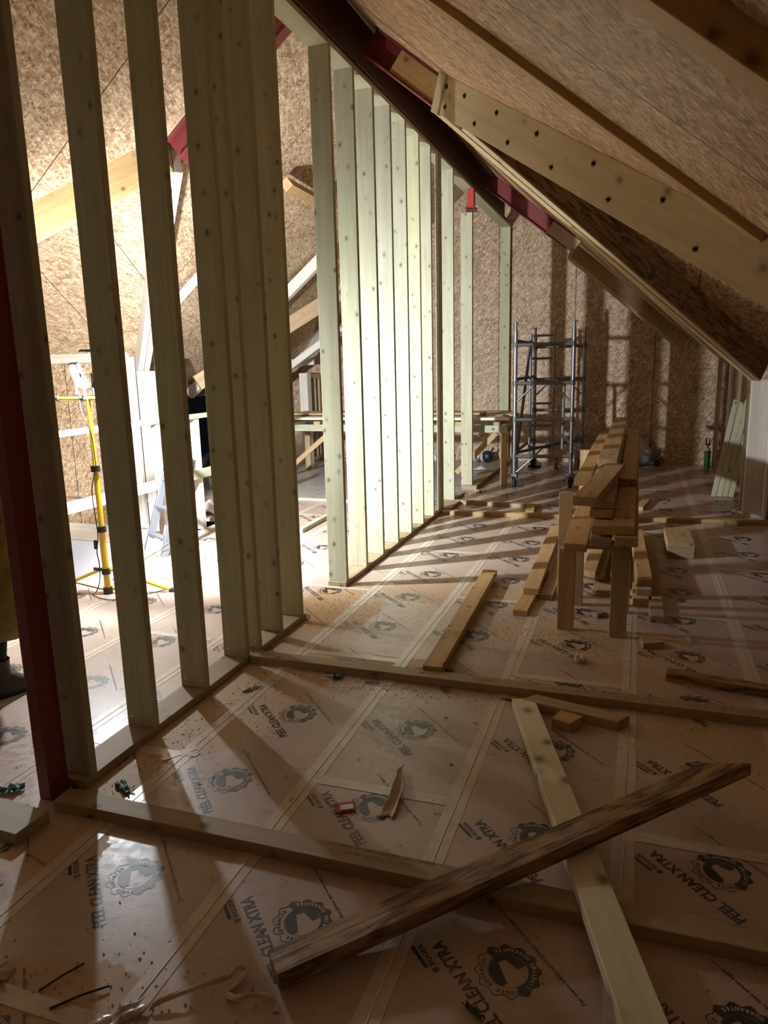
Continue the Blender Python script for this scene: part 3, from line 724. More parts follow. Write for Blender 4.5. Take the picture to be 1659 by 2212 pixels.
trestle(-.20, 7.0, .53, .54, 'far timber trestle under the stack of long planks', (-.262, .1, .79))
def plank(p0, p1, w_, t, label, mat='stack', **kw):
    o = board('stacked_plank', p0, p1, w_, t, M[mat], **kw); tag(o, label, 'plank', 'long planks stacked on the trestles'); return o
plank((-.320, 4.30, .537), (-.345, 7.3, .575), .132, .050, 'lowest left plank of the trestle stack, resting on the left legs')
plank((-.175, 4.24, .592), (-.175, 8.9, .62), .118, .052, 'lower middle plank of the trestle stack, dark end grain')
plank((-.17, 4.26, .660), (-.175, 8.95, .69), .118, .052, 'upper middle plank of the trestle stack')
plank((-.032, 4.20, .612), (-.040, 9.0, .63), .126, .054, 'lower right plank of the trestle stack, over the right leg')
plank((-.050, 4.25, .668), (-.046, 9.0, .69), .122, .052, 'long dark right plank of the trestle stack')
plank((-.050, 5.6, .728), (-.050, 9.3, .765), .122, .052, 'dark plank lying on the long right plank further back')
plank((-.185, 4.43, .722), (-.19, 8.9, .745), .135, .050, 'lower of two short-set planks under the skewed plank')
plank((-.183, 4.45, .776), (-.20, 9.0, .80), .135, .050, 'upper of two short-set planks under the skewed plank')
plank((-.270, 4.235, .832), (-.144, 5.66, .835), .136, .055, 'skewed plank lying across the top of the stack, sawn end facing the viewer', cut0=.0)
plank((-.208, 5.80, .852), (-.205, 9.85, .868), .148, .046, 'topmost long plank at the back of the stack')
plank((-.345, 5.1, .80), (-.345, 8.3, .815), .105, .045, 'pale plank standing proud on the left of the stack')

# ------------------------------------------------------------------ leaning boards by the right wall
for i in range(4):
    x = .885+i*.062
    o = board('leaning_board', (x, 9.24, .004), (1.085+i*.062, 9.50, 1.12-.03*(i % 2)), .056, .03, M['stud'], upv=(.0, -1, .2))
    tag(o, ['leftmost', 'second', 'third', 'rightmost'][i]+' of four grooved boards leaning on the right eaves wall', 'board', 'grooved boards leaning on the eaves wall')

# ================================================================== SCAFFOLD TOWER
e = empty('scaffold_tower', (-1.155, 9.53, 0)); tag(e, 'narrow aluminium scaffold tower on castors near the back wall', 'scaffold')
SX = ((-.355, -.07), (.355, .05)); LEN = 1.85
def castor(x, y):
    bm = bmesh.new(); bm_cyl(bm, (x-.02, y-.02, .075), (x+.02, y-.02, .075), .075, seg=24)
    w1 = finish('castor_wheel', bm, M['rubber'], e)
    bm = bmesh.new(); bm_box(bm, (.09, .09, .075), Matrix.Translation((x, y, .145)), .012, 2); bm_box(bm, (.012, .06, .12), Matrix.Translation((x-.034, y-.02, .10)), .003)
    bm_box(bm, (.012, .06, .12), Matrix.Translation((x+.034, y-.02, .10)), .003); bm_cyl(bm, (x-.045, y-.02, .075), (x+.045, y-.02, .075), .014)
    bm_box(bm, (.05, .1, .012), Matrix.Translation((x-.03, y-.07, .14)) @ Matrix.Rotation(.4, 4, 'X'), .003)
    finish('castor_housing', bm, M['galvdark'], e)
for (x, y0) in SX:
    for k2, yy in enumerate((0, LEN)):
        y = y0+yy; x2 = x
        bm = bmesh.new(); bm_cyl(bm, (x2, y, .18), (x2, y, 2.0), .0255, seg=16)
        bm_cyl(bm, (x2, y, 2.0), (x2, y, 2.11), .018, seg=12); bm_cyl(bm, (x2, y, 2.105), (x2, y, 2.115), .032, seg=12)
        finish('standard', bm, M['galv'], e)
        castor(x2, y)
        for z in (.409, .887, 1.35, 1.833):
            bm = bmesh.new(); bm_cyl(bm, (x2, y, z-.035), (x2, y, z+.035), .033, seg=14); finish('coupler', bm, M['galvdark'], e)
def tb(name, p, q, r=.0235, m='galv'):
    bm = bmesh.new(); bm_cyl(bm, p, q, r, seg=12); finish(name, bm, M[m], e)
for yy in (0, LEN):
    for z in (.409, .887, 1.35, 1.833):
        tb('rung', (-.355, -.07+yy, z), (.355, .05+yy, z), .024, 'galvdark' if z > 1 else 'galv')
    tb('diagonal_brace', (-.33, -.065+yy, 1.12), (-.12, -.03+yy, 1.33), .012); tb('diagonal_brace', (.33, .045+yy, 1.12), (.12, .01+yy, 1.33), .012)
    tb('diagonal_brace', (-.33, -.065+yy, .2), (-.12, -.03+yy, .39), .012); tb('diagonal_brace', (.33, .045+yy, .2), (.12, .01+yy, .39), .012)
# ladder frame inside the tower
for x in (-.30, .02): tb('ladder_stile', (x, .9, .3), (x, .9, 2.0), .02)
for i in range(6): tb('ladder_rung', (-.30, .9, .42+i*.31), (.02, .9, .42+i*.31), .016, 'galvdark')
for z in (.409, 1.35, 1.833): tb('side_rail', (-.355, -.07, z+.05), (-.355, LEN-.07, z+.05), .022, 'galvdark')
tb('side_rail', (.355, .05, .62), (.355, LEN, .62), .022); tb('plan_brace', (-.35, -.03, .45), (.35, LEN, .45), .02, 'galvdark')
tb('side_brace', (-.33, 0, .5), (-.30, .9, 1.9), .02, 'galvdark'); tb('side_brace', (.16, .9, .4), (.16, .95, 1.3), .022, 'galvdark')
tb('toe_tube', (.18, .6, .62), (.36, .1, .55), .024)

# ================================================================== WORK LIGHT
LX, LY = -3.69, 4.2
e = empty('work_light', (LX, LY, 0)); tag(e, 'glowing site work light on a yellow telescopic tripod beyond the studs', 'work light')
def tbe(name, p, q, r, m, r1=None, seg=16):
    bm = bmesh.new(); bm_cyl(bm, p, q, r, r1, seg=seg); return finish(name, bm, M[m], e, smooth=False)
tbe('pole', (0, 0, .03), (0, 0, .50), .024, 'yellow'); tbe('pole', (0, 0, .50), (0, 0, .96), .020, 'yellow'); tbe('pole', (0, 0, .96), (0, 0, 1.44), .016, 'yellow')
for z in (.175, .496, .945): tbe('collar', (0, 0, z-.022), (0, 0, z+.022), .033, 'black')
tbe('foot_hub', (0, 0, .0), (0, 0, .05), .034, 'black')
for ang in (math.radians(195), math.radians(20), math.radians(100)):
    dx, dy = math.cos(ang), math.sin(ang)
    tbe('leg', (dx*.03, dy*.03, .19), (dx*.47, dy*.47, .012), .013, 'yellow', seg=10)
    tbe('leg_strut', (dx*.03, dy*.03, .03), (dx*.27, dy*.27, .09), .007, 'yellow', seg=8)
    tbe('rubber_foot', (dx*.46, dy*.46, .016), (dx*.50, dy*.50, .0), .017, 'black', seg=10)
tbe('clamp_knob', (-.03, -.02, .19), (-.075, -.04, .20), .012, 'black')
tbe('crossbar', (-.27, 0, 1.445), (.27, 0, 1.445), .0135, 'yellow')
for x in (-.28, -.045, .28): tbe('end_cap', (x-.025, 0, 1.445), (x+.02, 0, 1.445), .018, 'black')
HEADS = (('lamp_head', -.085, 0.0, math.radians(HEAD_A), HEAD_A_TILT, 'glow'), ('lamp_head', .155, .01, math.radians(HEAD_B), HEAD_B_TILT, 'glow2'))
for nm, hx, hy, az, tl, gm in HEADS:
    # local +Y of the head points where it shines
    T = Matrix.Translation((hx, hy, 1.60)) @ Matrix.Rotation(az-math.pi/2, 4, 'Z')
    TT = T @ Matrix.Rotation(tl, 4, 'X')
    bm = bmesh.new(); bm_box(bm, (.15, .035, .19), TT @ Matrix.Translation((0, -.02, 0)), .01, 2)
    for q in range(6): bm_box(bm, (.13, .018, .004), TT @ Matrix.Translation((0, -.042, -.07+q*.028)), .001)
    h_ = finish(nm, bm, M['black'], e)
    bm = bmesh.new(); bm_sphere(bm, (0, 0, 0), 1.0, (.058, .016, .082), 24)
    bmesh.ops.transform(bm, matrix=TT, verts=bm.verts); finish('lens', bm, M[gm], h_, True)
    bm = bmesh.new()
    for dx in (-.084, .084): bm_box(bm, (.006, .02, .15), T @ Matrix.Translation((dx, -.02, -.055)), .001)
    bm_box(bm, (.174, .02, .006), T @ Matrix.Translation((0, -.02, -.131)), .001)
    finish('bracket', bm, M['black'], e)
tbe('tilt_handle', (-.03, 0, 1.775), (.16, 0, 1.775), .010, 'black', seg=10)
tbe('handle_stem', (.155, .0, 1.69), (.155, .0, 1.775), .008, 'black', seg=8)
# its cable
pts = [(-.085+.03, -.02, 1.50), (-.05, -.03, 1.40), (-.02, -.04, 1.32), (.02, -.03, 1.2), (.03, -.03, 1.05), (.03, -.03, .95), (-.02, -.035, .8), (-.015, -.035, .6), (-.01, -.035, .45), (-.03, -.04, .33), (-.02, -.04, .24), (-.03, -.04, .12), (-.06, -.05, .03), (-.05, -.1, .012), (.2, -.12, .008), (.45, .3, .008)]
def smooth_pts(p, n=5):
    out = []
    for i in range(len(p)-1):
        p0 = V3(p[max(i-1, 0)]); p1 = V3(p[i]); p2 = V3(p[i+1]); p3 = V3(p[min(i+2, len(p)-1)])
        for k2 in range(n):
            t = k2/n
            out.append(.5*((2*p1)+(-p0+p2)*t+(2*p0-5*p1+4*p2-p3)*t*t+(-p0+3*p1-3*p2+p3)*t**3))
    out.append(V3(p[-1])); return out
bm = bmesh.new(); tube(bm, smooth_pts(pts, 4), .004, 6); finish('cable', bm, M['black'], e)
bm = bmesh.new(); bm_box(bm, (.022, .022, .07), Matrix.Translation((-.035, -.04, .385)), .006, 2); finish('inline_switch', bm, M['black'], e)

# step ladder behind the guard rail
e = empty('step_ladder', (-4.08, 5.30, 0), -.5); tag(e, 'aluminium step ladder folded against the guard rail', 'ladder')
for x in (-.17, .17):
    board('stile', (x, 0, 0), (x*.8, .33, 1.0), .03, .065, M['galv'], upv=(0, -1, .3), parent=e)
for i in range(4):
    f = (i+.6)/4; board('step', (-.16, .33*f, 1.0*f), (.16, .33*f, 1.0*f), .07, .02, M['galv'], parent=e)
board('foot_board', (-.17, .02, .06), (.17, .02, .06), .03, .12, M['white'], parent=e)
# black hand lamp and its leads
bm = bmesh.new(); bm_box(bm, (.06, .04, .17), Matrix(), .012, 2); bm_cyl(bm, (0, 0, .08), (0, 0, .11), .02); o = finish('hand_lamp', bm, M['black'])
o.location = (-3.80, 5.35, .10); o.rotation_euler = (.1, .25, .3); tag(o, 'black hand lamp standing on the floor beside the step ladder', 'lamp')
bm = bmesh.new(); tube(bm, smooth_pts([(-3.80, 5.33, .2), (-3.9, 5.2, .1), (-4.0, 5.05, .02), (-3.96, 4.9, .006), (-3.85, 4.82, .006), (-4.05, 4.75, .006)], 5), .004, 6); o = finish('lamp_cable', bm, M['black']); tag(o, 'black cable trailing from the hand lamp', 'cable')
bm = bmesh.new(); tube(bm, smooth_pts([(-3.85, 5.36, .12), (-3.92, 5.3, .05), (-4.0, 5.2, .01), (-4.1, 5.1, .006)], 5), .004, 6); o = finish('extension_lead', bm, M['yellow']); tag(o, 'short yellow lead beside the hand lamp', 'cable')

# ================================================================== SMALL THINGS
# green foam can
e = empty('foam_can', (1.0, 11.68, 0)); tag(e, 'green foam canister with white collar and black nozzle by the right wall', 'can')
bm = bmesh.new(); bm_cyl(bm, (0, 0, 0), (0, 0, .25), .045, seg=24); bm_cyl(bm, (0, 0, .25), (0, 0, .27), .045, .035, seg=24); finish('body', bm, M['green'], e)
bm = bmesh.new(); bm_cyl(bm, (0, 0, .262), (0, 0, .305), .043, .036, seg=24); finish('collar', bm, M['paper'], e)
bm = bmesh.new(); bm_cyl(bm, (0, 0, .30), (0, 0, .35), .012, seg=10); bm_cyl(bm, (-.02, 0, .34), (-.035, 0, .45), .012, .008); bm_cyl(bm, (.01, 0, .34), (.02, 0, .44), .010, .006); bm_box(bm, (.07, .02, .02), Matrix.Translation((0, 0, .35)), .004); bm_cyl(bm, (.02, 0, .36), (.1, .02, .5), .004); finish('nozzle', bm, M['black'], e)
# socket
bm = bmesh.new(); bm_box(bm, (.085, .012, .13), Matrix(), .004); o = finish('wall_socket', bm, plain('dim_socket', (.55, .5, .45), .5)); o.location = (.84, 12.04, .17); tag(o, 'small pale socket plate low on the back wall', 'socket')
# white sack
bm = bmesh.new(); bmesh.ops.create_icosphere(bm, subdivisions=4, radius=1.0)
for v in bm.verts:
    c = v.co; c.x *= .21; c.y *= .16; c.z = (c.z*.24+.22) if c.z > -.9 else .0
    c.x *= 1-.35*max(0, (c.z-.15)/.35); c.x += .012*math.sin(c.z*37+c.y*20); c.y += .012*math.sin(c.z*29+c.x*31); c.z = max(c.z, 0)
o = finish('rubble_sack', bm, plain('sack_plastic', (.42, .41, .39), .6), smooth=True); o.location = (.02, 11.78, 0); tag(o, 'pale plastic rubble sack slumped against the back wall', 'sack')
# black tool
bm = bmesh.new(); bm_box(bm, (.16, .09, .09), Matrix.Translation((0, 0, .05)), .02, 2); bm_cyl(bm, (-.1, 0, .09), (.1, 0, .13), .025); bm_box(bm, (.06, .05, .12), Matrix.Translation((.05, 0, .1)), .012, 2)
o = finish('power_tool', bm, M['black']); o.location = (.26, 11.78, 0); tag(o, 'small black power tool on the floor by the back wall', 'tool')
bm = bmesh.new(); tube(bm, smooth_pts([(.30, 11.75, .1), (.36, 11.76, .16), (.42, 11.77, .12), (.44, 11.76, .02), (.55, 11.72, .01)], 5), .006, 6); o = finish('tool_lead', bm, M['cream']); tag(o, 'looped pale lead beside the black power tool', 'cable')
bm = bmesh.new(); tube(bm, smooth_pts([(1.0, 8.35, .006), (1.03, 8.28, .05), (1.08, 8.24, .085), (1.13, 8.24, .07), (1.15, 8.26, .02), (1.10, 8.3, .006), (1.02, 8.38, .006), (.95, 8.40, .006)], 6), .005, 6); o = finish('strap_loop', bm, M['cream']); tag(o, 'cream strap loop on the floor by the right eaves post', 'strap')
# boxes and boards by the back wall
def sm_box(name, loc, size, rz, mat, label, cat, bev=.004):
    bm = bmesh.new(); bm_box(bm, size, bev=bev, segs=2); o = finish(name, bm, mat if not isinstance(mat, str) else M[mat]); o.location = loc; o.rotation_euler = (0, 0, rz); tag(o, label, cat); return o
o = sm_box('cardboard_box', (-.70, 11.78, .07), (.45, .3, .13), .05, 'fawn', 'flat cardboard box on the floor right of the scaffold tower', 'box')
o = sm_box('plaster_board', (-.66, 11.78, .156), (.5, .35, .04), -.05, 'fawn', 'pale board lying on top of the timber by the back wall', 'board')
for i in range(3):
    lie('stored_timber', (-.42, 11.50+i*.13), (-.10, 11.52+i*.13), .1, .08, 'stack', ['front', 'middle', 'back'][i]+' dark timber of the low pile by the back wall', z=.0)
o = board('leaning_batten', (-1.05, 11.9, .42), (.0, 11.93, .45), .05, .04, M['brown']); tag(o, 'dark batten fixed low across the back wall behind the tower', 'batten')
e = empty('packaging_bag', (-1.5, 11.4, 0)); tag(e, 'crumpled white bag with blue print beneath the scaffold tower', 'bag')
bm = bmesh.new(); bmesh.ops.create_icosphere(bm, subdivisions=3, radius=1.0)
for v in bm.verts:
    v.co.x *= .11; v.co.y *= .08; v.co.z = max(0, v.co.z*.06+.04)+.01*math.sin(v.co.x*60)
finish('wrapper', bm, M['paper'], e, True)
bm = bmesh.new(); bm_box(bm, (.19, .13, .025), Matrix.Translation((0, -.01, .014)), .004); finish('blue_print', bm, M['blue'], e)
bm = bmesh.new(); bm_cyl(bm, (0, 0, 0), (0, 0, .16), .035, seg=16); bm_cyl(bm, (0, 0, .16), (0, 0, .19), .02, seg=12); o = finish('copper_bottle', bm, plain('copper_plastic', (.25, .09, .05), .4)); o.location = (-1.16, 11.2, 0); tag(o, 'small copper coloured bottle under the scaffold tower', 'bottle')
# papers and rubbish
def crumple(name, loc, rx, ry, rz_, mat, label, cat, seed=1, amp=.02, flat=.3):
    rr = random.Random(seed); bm = bmesh.new(); bmesh.ops.create_grid(bm, x_segments=10, y_segments=6, size=.5)
    for v in bm.verts:
        x, y = v.co.x, v.co.y
        v.co.x = x*rx*(1+.15*math.sin(9*y+seed)); v.co.y = y*ry*(1+.2*math.sin(7*x+seed))
        v.co.z = .004+abs(amp*(math.sin(x*7+seed)+.6*math.sin(y*11+seed*2)+.4*math.sin((x+y)*17)))
    o = finish(name, bm, M[mat] if isinstance(mat, str) else mat, smooth=True); o.location = loc; o.rotation_euler = (0, 0, rz_)
    md = o.modifiers.new('thick', 'SOLIDIFY'); md.thickness = .0012; tag(o, label, cat); return o
crumple('paper_scrap', (-2.35, 10.9, 0), .35, .15, .2, 'paper', 'crumpled white paper sheet left of the far sole plate', 'paper', 3, .03)
crumple('paper_scrap', (-2.45, 11.7, 0), .3, .12, 1.0, 'paper', 'white paper scrap by the back wall beside a black bag', 'paper', 5, .10)
crumple('paper_scrap', (-3.1, 11.6, 0), .3, .15, .6, 'paper', 'white paper scrap under the work platform', 'paper', 8, .10)
crumple('paper_scrap', (-1.86, 9.0, 0), .14, .08, .6, 'paper', 'little torn white wrapper at the foot of the lit stud', 'paper', 9, .02)
crumple('paper_scrap', (-4.9, 11.5, 0), .4, .2, .6, 'paper', 'white sheet on the dusty deck at the far left corner', 'paper', 10, .02)
crumple('dust_sheet', (-4.6, 7.1, 0), .6, .5, .3, 'paper', 'white crumpled dust sheet behind the guard rail post', 'sheet', 12, .06)
crumple('dust_sheet', (-5.3, 8.6, .0), .5, .5, .3, 'white', 'white sheeting stuffed in the eaves beyond the stair opening', 'sheet', 14, .2)
bm = bmesh.new(); bm_sphere(bm, (0, 0, .10), .1, (1, .8, 1.0), 12); bm_cyl(bm, (.02, 0, .1), (.10, 0, .25), .015); o = finish('black_bag', bm, M['black'], smooth=True); o.location = (-2.32, 11.75, 0); tag(o, 'small black bag among papers at the back wall', 'bag')
# torn film curl in front
bm = bmesh.new(); n1, n2 = 18, 7
grid = []
for i in range(n1+1):
    t = i/n1; cx = -.815+.012*math.sin(5*t)-.02*t; cy = 2.235+.33*t; wd = .030*(1-t)**.8+.003+.004*math.sin(17*t)
    row = []
    for j in range(n2+1):
        s = j/n2-.5; a = s*2.6
        row.append(bm.verts.new((cx+math.sin(a)*wd*.7+.01*s, cy+.01*math.sin(8*s+9*t), .004+abs(.03*math.sin(3.1*t))*(1-math.cos(a))*1.2+.012*t)))
    grid.append(row)
for i in range(n1):
    for j in range(n2): bm.faces.new((grid[i][j], grid[i+1][j], grid[i+1][j+1], grid[i][j+1]))
o = finish('torn_film', bm, M['filmdull'], smooth=True); md = o.modifiers.new('t', 'SOLIDIFY'); md.thickness = .001; tag(o, 'curled strip of torn film peeling off the printed floor', 'film')
# packet
e = empty('torn_packet', (-.975, 2.24, 0), .5); tag(e, 'small torn red and white packet lying on the floor print', 'packet')
bm = bmesh.new(); bm_box(bm, (.075, .055, .005), Matrix.Translation((0, 0, .006)) @ Matrix.Rotation(.1, 4, 'X'), .001); finish('wrapper', bm, M['redpack'], e)
bm = bmesh.new(); bm_box(bm, (.05, .028, .004), Matrix.Translation((.006, -.006, .0105)) @ Matrix.Rotation(.1, 4, 'X'), .001); finish('label_patch', bm, M['paper'], e)
# green scraps
crumple('green_wrap', (-1.45, 3.30, 0), .05, .03, .4, 'greenp', 'dark green fibre scrap beside the second batten', 'scrap', 4, .012)
crumple('green_wrap', (-1.87, 2.10, 0), .10, .035, 2.7, 'greenp', 'dark green plastic scrap on the floor by the first stud', 'scrap', 6, .012)
crumple('green_wrap', (-2.30, 1.95, .0), .10, .04, .7, 'greenp', 'green crumpled scrap in the gap behind the red post foot', 'scrap', 7, .015)
bm = bmesh.new(); bm_cyl(bm, (-1.53, 3.31, .004), (-1.47, 3.305, .004), .003, seg=6); o = finish('nail', bm, M['nail']); tag(o, 'bright nail lying beside the green fibre scrap', 'nail')
sm_box('plastic_strip', (.345, 4.355, .006), (.022, .10, .008), .15, plain('mint_plastic', (.35, .62, .45), .4), 'mint green plastic strip on the floor right of the trestle', 'strip', .002)
crumple('wood_shaving', (-.25, 3.885, 0), .09, .05, 1.9, 'paper', 'curled white shaving on the floor print in front of the trestle', 'shaving', 15, .022)
crumple('wood_shaving', (-1.83, 3.05, 0), .10, .03, .9, 'cream', 'pale splinter by the fourth stud sole plate', 'shaving', 16, .01)
crumple('leaf_scrap', (-.33, 1.53, 0), .06, .015, 2.6, plain('leaf', (.06, .10, .03), .6), 'thin green leaf on the lettering at the bottom edge', 'leaf', 17, .008)
# sticks / twigs
def stick(name, a, b, r, mat, label, cat='stick'):
    bm = bmesh.new(); m_ = [V3(a), V3(a).lerp(V3(b), .5)+V3((.003, .004, .004)), V3(b)]; tube(bm, m_, r, 6); o = finish(name, bm, mat if not isinstance(mat, str) else M[mat]); tag(o, label, cat)
stick('pencil_stub', (-1.935, 1.672, .006), (-1.83, 1.645, .006), .0035, 'stack', 'thin brown stick on the floor at the left edge')
stick('dark_nail', (-1.455, 1.235, .005), (-1.40, 1.345, .008), .003, 'black', 'left of the two dark nails at the bottom left', 'nail')
stick('dark_nail', (-1.385, 1.20, .005), (-1.28, 1.305, .008), .003, 'black', 'right of the two dark nails at the bottom left', 'nail')
stick('splinter', (-1.29, 3.29, .005), (-1.21, 3.285, .01), .004, 'brown', 'dark splinter lying before the second batten')
stick('splinter', (-1.00, 5.05, .005), (-.93, 5.1, .006), .005, 'stack', 'small brown splinter on the floor print near the far row')
stick('splinter', (-.58, 3.30, .004), (-.50, 3.285, .004), .005, 'brown', 'flat brown splinter at the head of the pale plank')
# twisted tape ribbon at the bottom
rib = [(-1.13, 1.285, .012), (-1.08, 1.33, .02), (-1.03, 1.375, .022), (-.985, 1.42, .016), (-.975, 1.455, .02), (-.945, 1.455, .02), (-.955, 1.41, .012), (-.965, 1.385, .008), (-.93, 1.37, .016), (-.89, 1.385, .022), (-.85, 1.40, .018), (-.825, 1.395, .008), (-.815, 1.375, .004)]
bm = bmesh.new(); sp_ = smooth_pts(rib, 6); prev = None
for i, p in enumerate(sp_):
    q = sp_[min(i+1, len(sp_)-1)]; d = (q-p) if i < len(sp_)-1 else (p-sp_[i-1]); d.normalize(); s = V3((-d.y, d.x, 0)); a = .5*math.sin(i*.5)+.6
    off = s*math.cos(a)*.009+V3((0, 0, math.sin(a)*.006)); row = [bm.verts.new(p-off), bm.verts.new(p+V3((0, 0, .003))), bm.verts.new(p+off)]
    if prev: bm.faces.new((prev[0], row[0], row[1], prev[1])); bm.faces.new((prev[1], row[1], row[2], prev[2]))
    prev = row
o = finish('tape_ribbon', bm, M['filmdull']); md = o.modifiers.new('t', 'SOLIDIFY'); md.thickness = .002; tag(o, 'twisted ribbon of torn joint tape at the bottom of the picture', 'tape')
crumple('film_scrap', (-1.65, 1.17, 0), .22, .08, .9, 'tape', 'pale torn film lying in the bottom left corner', 'film', 21, .012)
crumple('film_scrap', (-1.20, 1.22, .001), .16, .05, .9, 'tape', 'rucked shred of tape at the head of the torn ribbon', 'film', 22, .010)

# sawdust crumbs: nobody could count them
bm = bmesh.new(); rr = random.Random(3)
def crumbs(cx, cy, sx, sy, n, s0=.0018, s1=.006, zz=0.0):
    for _ in range(n):
        x = rr.gauss(cx, sx); y = rr.gauss(cy, sy); s = rr.uniform(s0, s1); a = rr.uniform(0, 3.14)
        c_, s_ = math.cos(a)*s, math.sin(a)*s; k3 = rr.uniform(.3, .9)
        v = [bm.verts.new((x+c_, y+s_, .001+zz)), bm.verts.new((x-s_*k3, y+c_*k3, .001+zz)), bm.verts.new((x-c_, y-s_, .001+zz)), bm.verts.new((x+s_*k3, y-c_*k3, .001+zz))]
        t = bm.verts.new((x, y, .001+zz+s*.8))
        for i in range(4): bm.faces.new((v[i], v[(i+1) % 4], t))
for args in ((-.3, 4.2, .3, .16, 900), (-.9, 3.47, .5, .05, 500), (.5, 3.28, .35, .10, 700), (-.9, 3.3, .45, .05, 300), (-1.85, 4.4, .15, .3, 500), (-1.7, 3.2, .15, .4, 350),
             (-1.9, 2.4, .07, .4, 250), (-1.2, 1.2, .25, .12, 300), (-1.1, 4.8, .45, .3, 350), (.15, 4.1, .2, .2, 250), (-.8, 2.5, 1.2, 1.0, 260), (-1.3, 3.3, .3, .08, 250)):
    crumbs(*args)
for _ in range(30): crumbs(rr.uniform(-1.9, 1.0), rr.uniform(1.2, 6.5), .01, .01, 2, .004, .010)
crumbs(.3, 3.41, .4, .03, 350, zz=.045)
o = finish('sawdust', bm, M['dust']); tag(o, 'sawdust and wood crumbs scattered over the printed floor', 'sawdust', kind='stuff')

# ================================================================== PERSON at the left edge
PX, PY = -3.13, 2.66
def skin_mesh(name, verts, edges, radii, mat, parent, sub=2, root=0):
    me = bpy.data.meshes.new(name); me.from_pydata(verts, edges, []); o = link(name, me, mat, parent)
    sk = o.modifiers.new('skin', 'SKIN'); sk.use_smooth_shade = True
    for i, r in enumerate(radii):
        d_ = me.skin_vertices[0].data[i]; d_.radius = (r, r) if not isinstance(r, tuple) else r; d_.use_root = (i == root)
    s = o.modifiers.new('sub', 'SUBSURF'); s.levels = sub; s.render_levels = sub
    return o
e = empty('person', (PX, PY, 0), math.pi-.3); tag(e, 'person in a long olive coat, black leggings and dark boots behind the red post', 'person')
vs = [(0, 0, .92), (0, 0, 1.12), (0, .01, 1.32), (0, .01, 1.44), (0, -.005, 1.50),
      (-.09, 0, .86), (-.10, -.01, .48), (-.10, .03, .10), (.09, 0, .86), (.10, .01, .48), (.10, .05, .10),
      (-.17, .01, 1.38), (-.23, .02, 1.12), (-.22, -.10, .90), (.17, .01, 1.38), (.23, .02, 1.12), (.22, -.10, .90)]
es = [(0, 1), (1, 2), (2, 3), (3, 4), (0, 5), (5, 6), (6, 7), (0, 8), (8, 9), (9, 10), (3, 11), (11, 12), (12, 13), (3, 14), (14, 15), (15, 16)]
rad = [.13, .115, .13, .085, .052, .088, .06, .042, .088, .06, .042, .06, .045, .03, .06, .045, .03]
skin_mesh('body', vs, es, rad, M['jeans'], e)
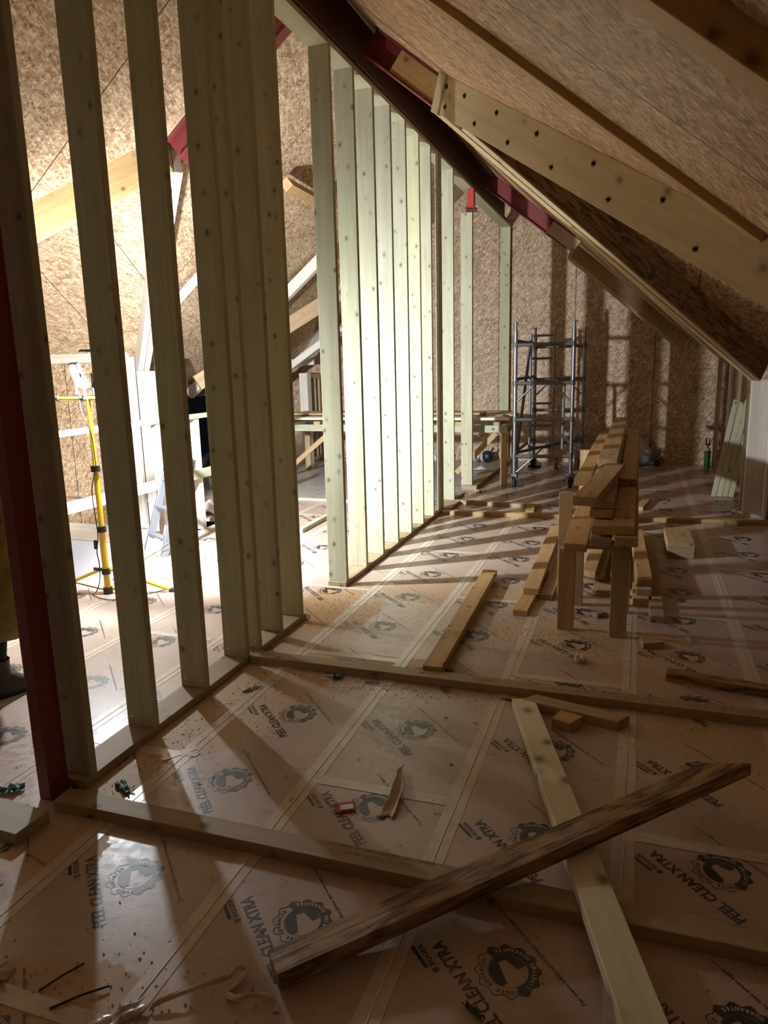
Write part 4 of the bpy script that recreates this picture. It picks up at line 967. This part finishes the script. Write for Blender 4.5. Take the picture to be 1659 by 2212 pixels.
# coat: closed flared shell following the body
bm = bmesh.new(); rings = [(1.49, .085, .075), (1.45, .13, .09), (1.38, .215, .125), (1.25, .215, .14), (1.05, .195, .14), (.9, .22, .16), (.7, .24, .18), (.5, .25, .19), (.38, .235, .175), (.32, .20, .15)]
prev = None
for (z, a_, b2_) in rings:
    ring = []
    for i in range(40):
        t = 2*math.pi*i/40; fold = 1+.035*math.sin(t*7+z*3)*(1.5-z)
        ring.append(bm.verts.new((a_*fold*math.cos(t), b2_*fold*math.sin(t)+.005, z+.008*math.sin(3*t))))
    if prev:
        for i in range(40): bm.faces.new((prev[i], prev[(i+1) % 40], ring[(i+1) % 40], ring[i]))
    prev = ring
o = finish('coat', bm, M['coat'], e, True); md = o.modifiers.new('t', 'SOLIDIFY'); md.thickness = .006
for s in (-1, 1):
    skin_mesh('coat_sleeve', [(s*.16, .01, 1.40), (s*.215, .02, 1.26), (s*.235, .01, 1.12), (s*.225, -.06, .98), (s*.22, -.09, .91)], [(0, 1), (1, 2), (2, 3), (3, 4)], [.075, .07, .06, .052, .05], M['coat'], e)
    # hand with five fingers, palm first
    hv = [(s*.22, -.095, .90), (s*.218, -.115, .86), (s*.216, -.12, .82)]; he = [(0, 1), (1, 2)]; hr = [(.02, .026), (.018, .036), (.014, .036)]
    for q in range(4):
        yy = -.12+(.027-.018*q)*1.0; ln = (.034, .040, .037, .028)[q]; b0 = len(hv)
        hv += [(s*.216, yy, .812), (s*.210, yy+.004, .812-ln), (s*.198, yy+.006, .812-ln*1.7)]
        he += [(2, b0), (b0, b0+1), (b0+1, b0+2)]; hr += [.0088, .008, .0068]
    b0 = len(hv); hv += [(s*.214, -.145, .855), (s*.208, -.160, .825), (s*.202, -.160, .80)]; he += [(1, b0), (b0, b0+1), (b0+1, b0+2)]; hr += [.0105, .0095, .008]
    skin_mesh('hand', hv, he, hr, M['skin'], e, 1)
    # boots
    x = s*.10; y0 = .04 if s > 0 else .02
    bm = bmesh.new(); rg = [(.20, .056, .058, 0), (.17, .053, .056, 0), (.12, .052, .060, 0), (.085, .052, .085, -.03), (.05, .054, .125, -.06), (.02, .055, .135, -.065), (.0, .054, .133, -.065)]
    prev = None
    for (z, a_, b2_, oy) in rg:
        ring = [bm.verts.new((x+a_*math.cos(2*math.pi*i/24), y0+oy+b2_*math.sin(2*math.pi*i/24), z+(.004*math.sin(9*i) if z > .1 else 0))) for i in range(24)]
        if prev:
            for i in range(24): bm.faces.new((prev[i], prev[(i+1) % 24], ring[(i+1) % 24], ring[i]))
        prev = ring
    bm.faces.new(prev)
    bt = finish('boot', bm, M['boot'], e, True)
    bm = bmesh.new()
    r0 = [(x+.056*math.cos(2*math.pi*i/24), y0-.065+.137*math.sin(2*math.pi*i/24)) for i in range(24)]
    a_ = [bm.verts.new((*p, .0)) for p in r0]; c_ = [bm.verts.new((*p, .018)) for p in r0]
    for i in range(24): bm.faces.new((a_[i], a_[(i+1) % 24], c_[(i+1) % 24], c_[i]))
    bm.faces.new(a_); bm.faces.new(c_); o = finish('sole', bm, M['rubber'], bt)
# head
bm = bmesh.new(); bmesh.ops.create_uvsphere(bm, u_segments=36, v_segments=28, radius=1)
for v in bm.verts:
    x, y, z = v.co; v.co = V3((x*.075, y*.092, z*.112))
    if z < 0: v.co.x *= 1+z*.28; v.co.y = v.co.y*(1+z*.12)-.012*(-z)
    if y < -.6:
        v.co.y -= .022*math.exp(-((x/.14)**2+((z+.1)/.2)**2)); v.co.y += .010*math.exp(-(((abs(x)-.38)/.17)**2+((z-.08)/.12)**2))
        v.co.y -= .006*math.exp(-((x/.3)**2+((z+.48)/.09)**2)); v.co.y += .004*math.exp(-((x/.3)**2+((z+.56)/.05)**2))
    v.co.z += 1.645
hd = finish('head', bm, M['skin'], e, True)
for s in (-1, 1):
    bm = bmesh.new(); bm_sphere(bm, (s*.027, -.076, 1.655), .0115, seg=12); finish('eye', bm, M['paper'], hd, True)
    bm = bmesh.new(); bm_sphere(bm, (s*.075, .004, 1.64), .03, (.28, .6, 1), 12); finish('ear', bm, M['skin'], hd, True)
bm = bmesh.new(); bm_sphere(bm, (0, -.099, 1.592), .022, (1, .25, .28), 12); finish('mouth', bm, plain('lips', (.4, .15, .13), .5), hd, True)
bm = bmesh.new(); bmesh.ops.create_uvsphere(bm, u_segments=32, v_segments=24, radius=1)
for v in bm.verts:
    x, y, z = v.co; v.co = V3((x*.088, y*.098+.016, z*.118+1.662))
    if y < -.2 and z < .62: v.co.y = max(v.co.y, -.02); v.co.x *= .98
    if z < -.3 and y > 0: v.co.z -= .06
finish('hair', bm, M['hair'], e, True)
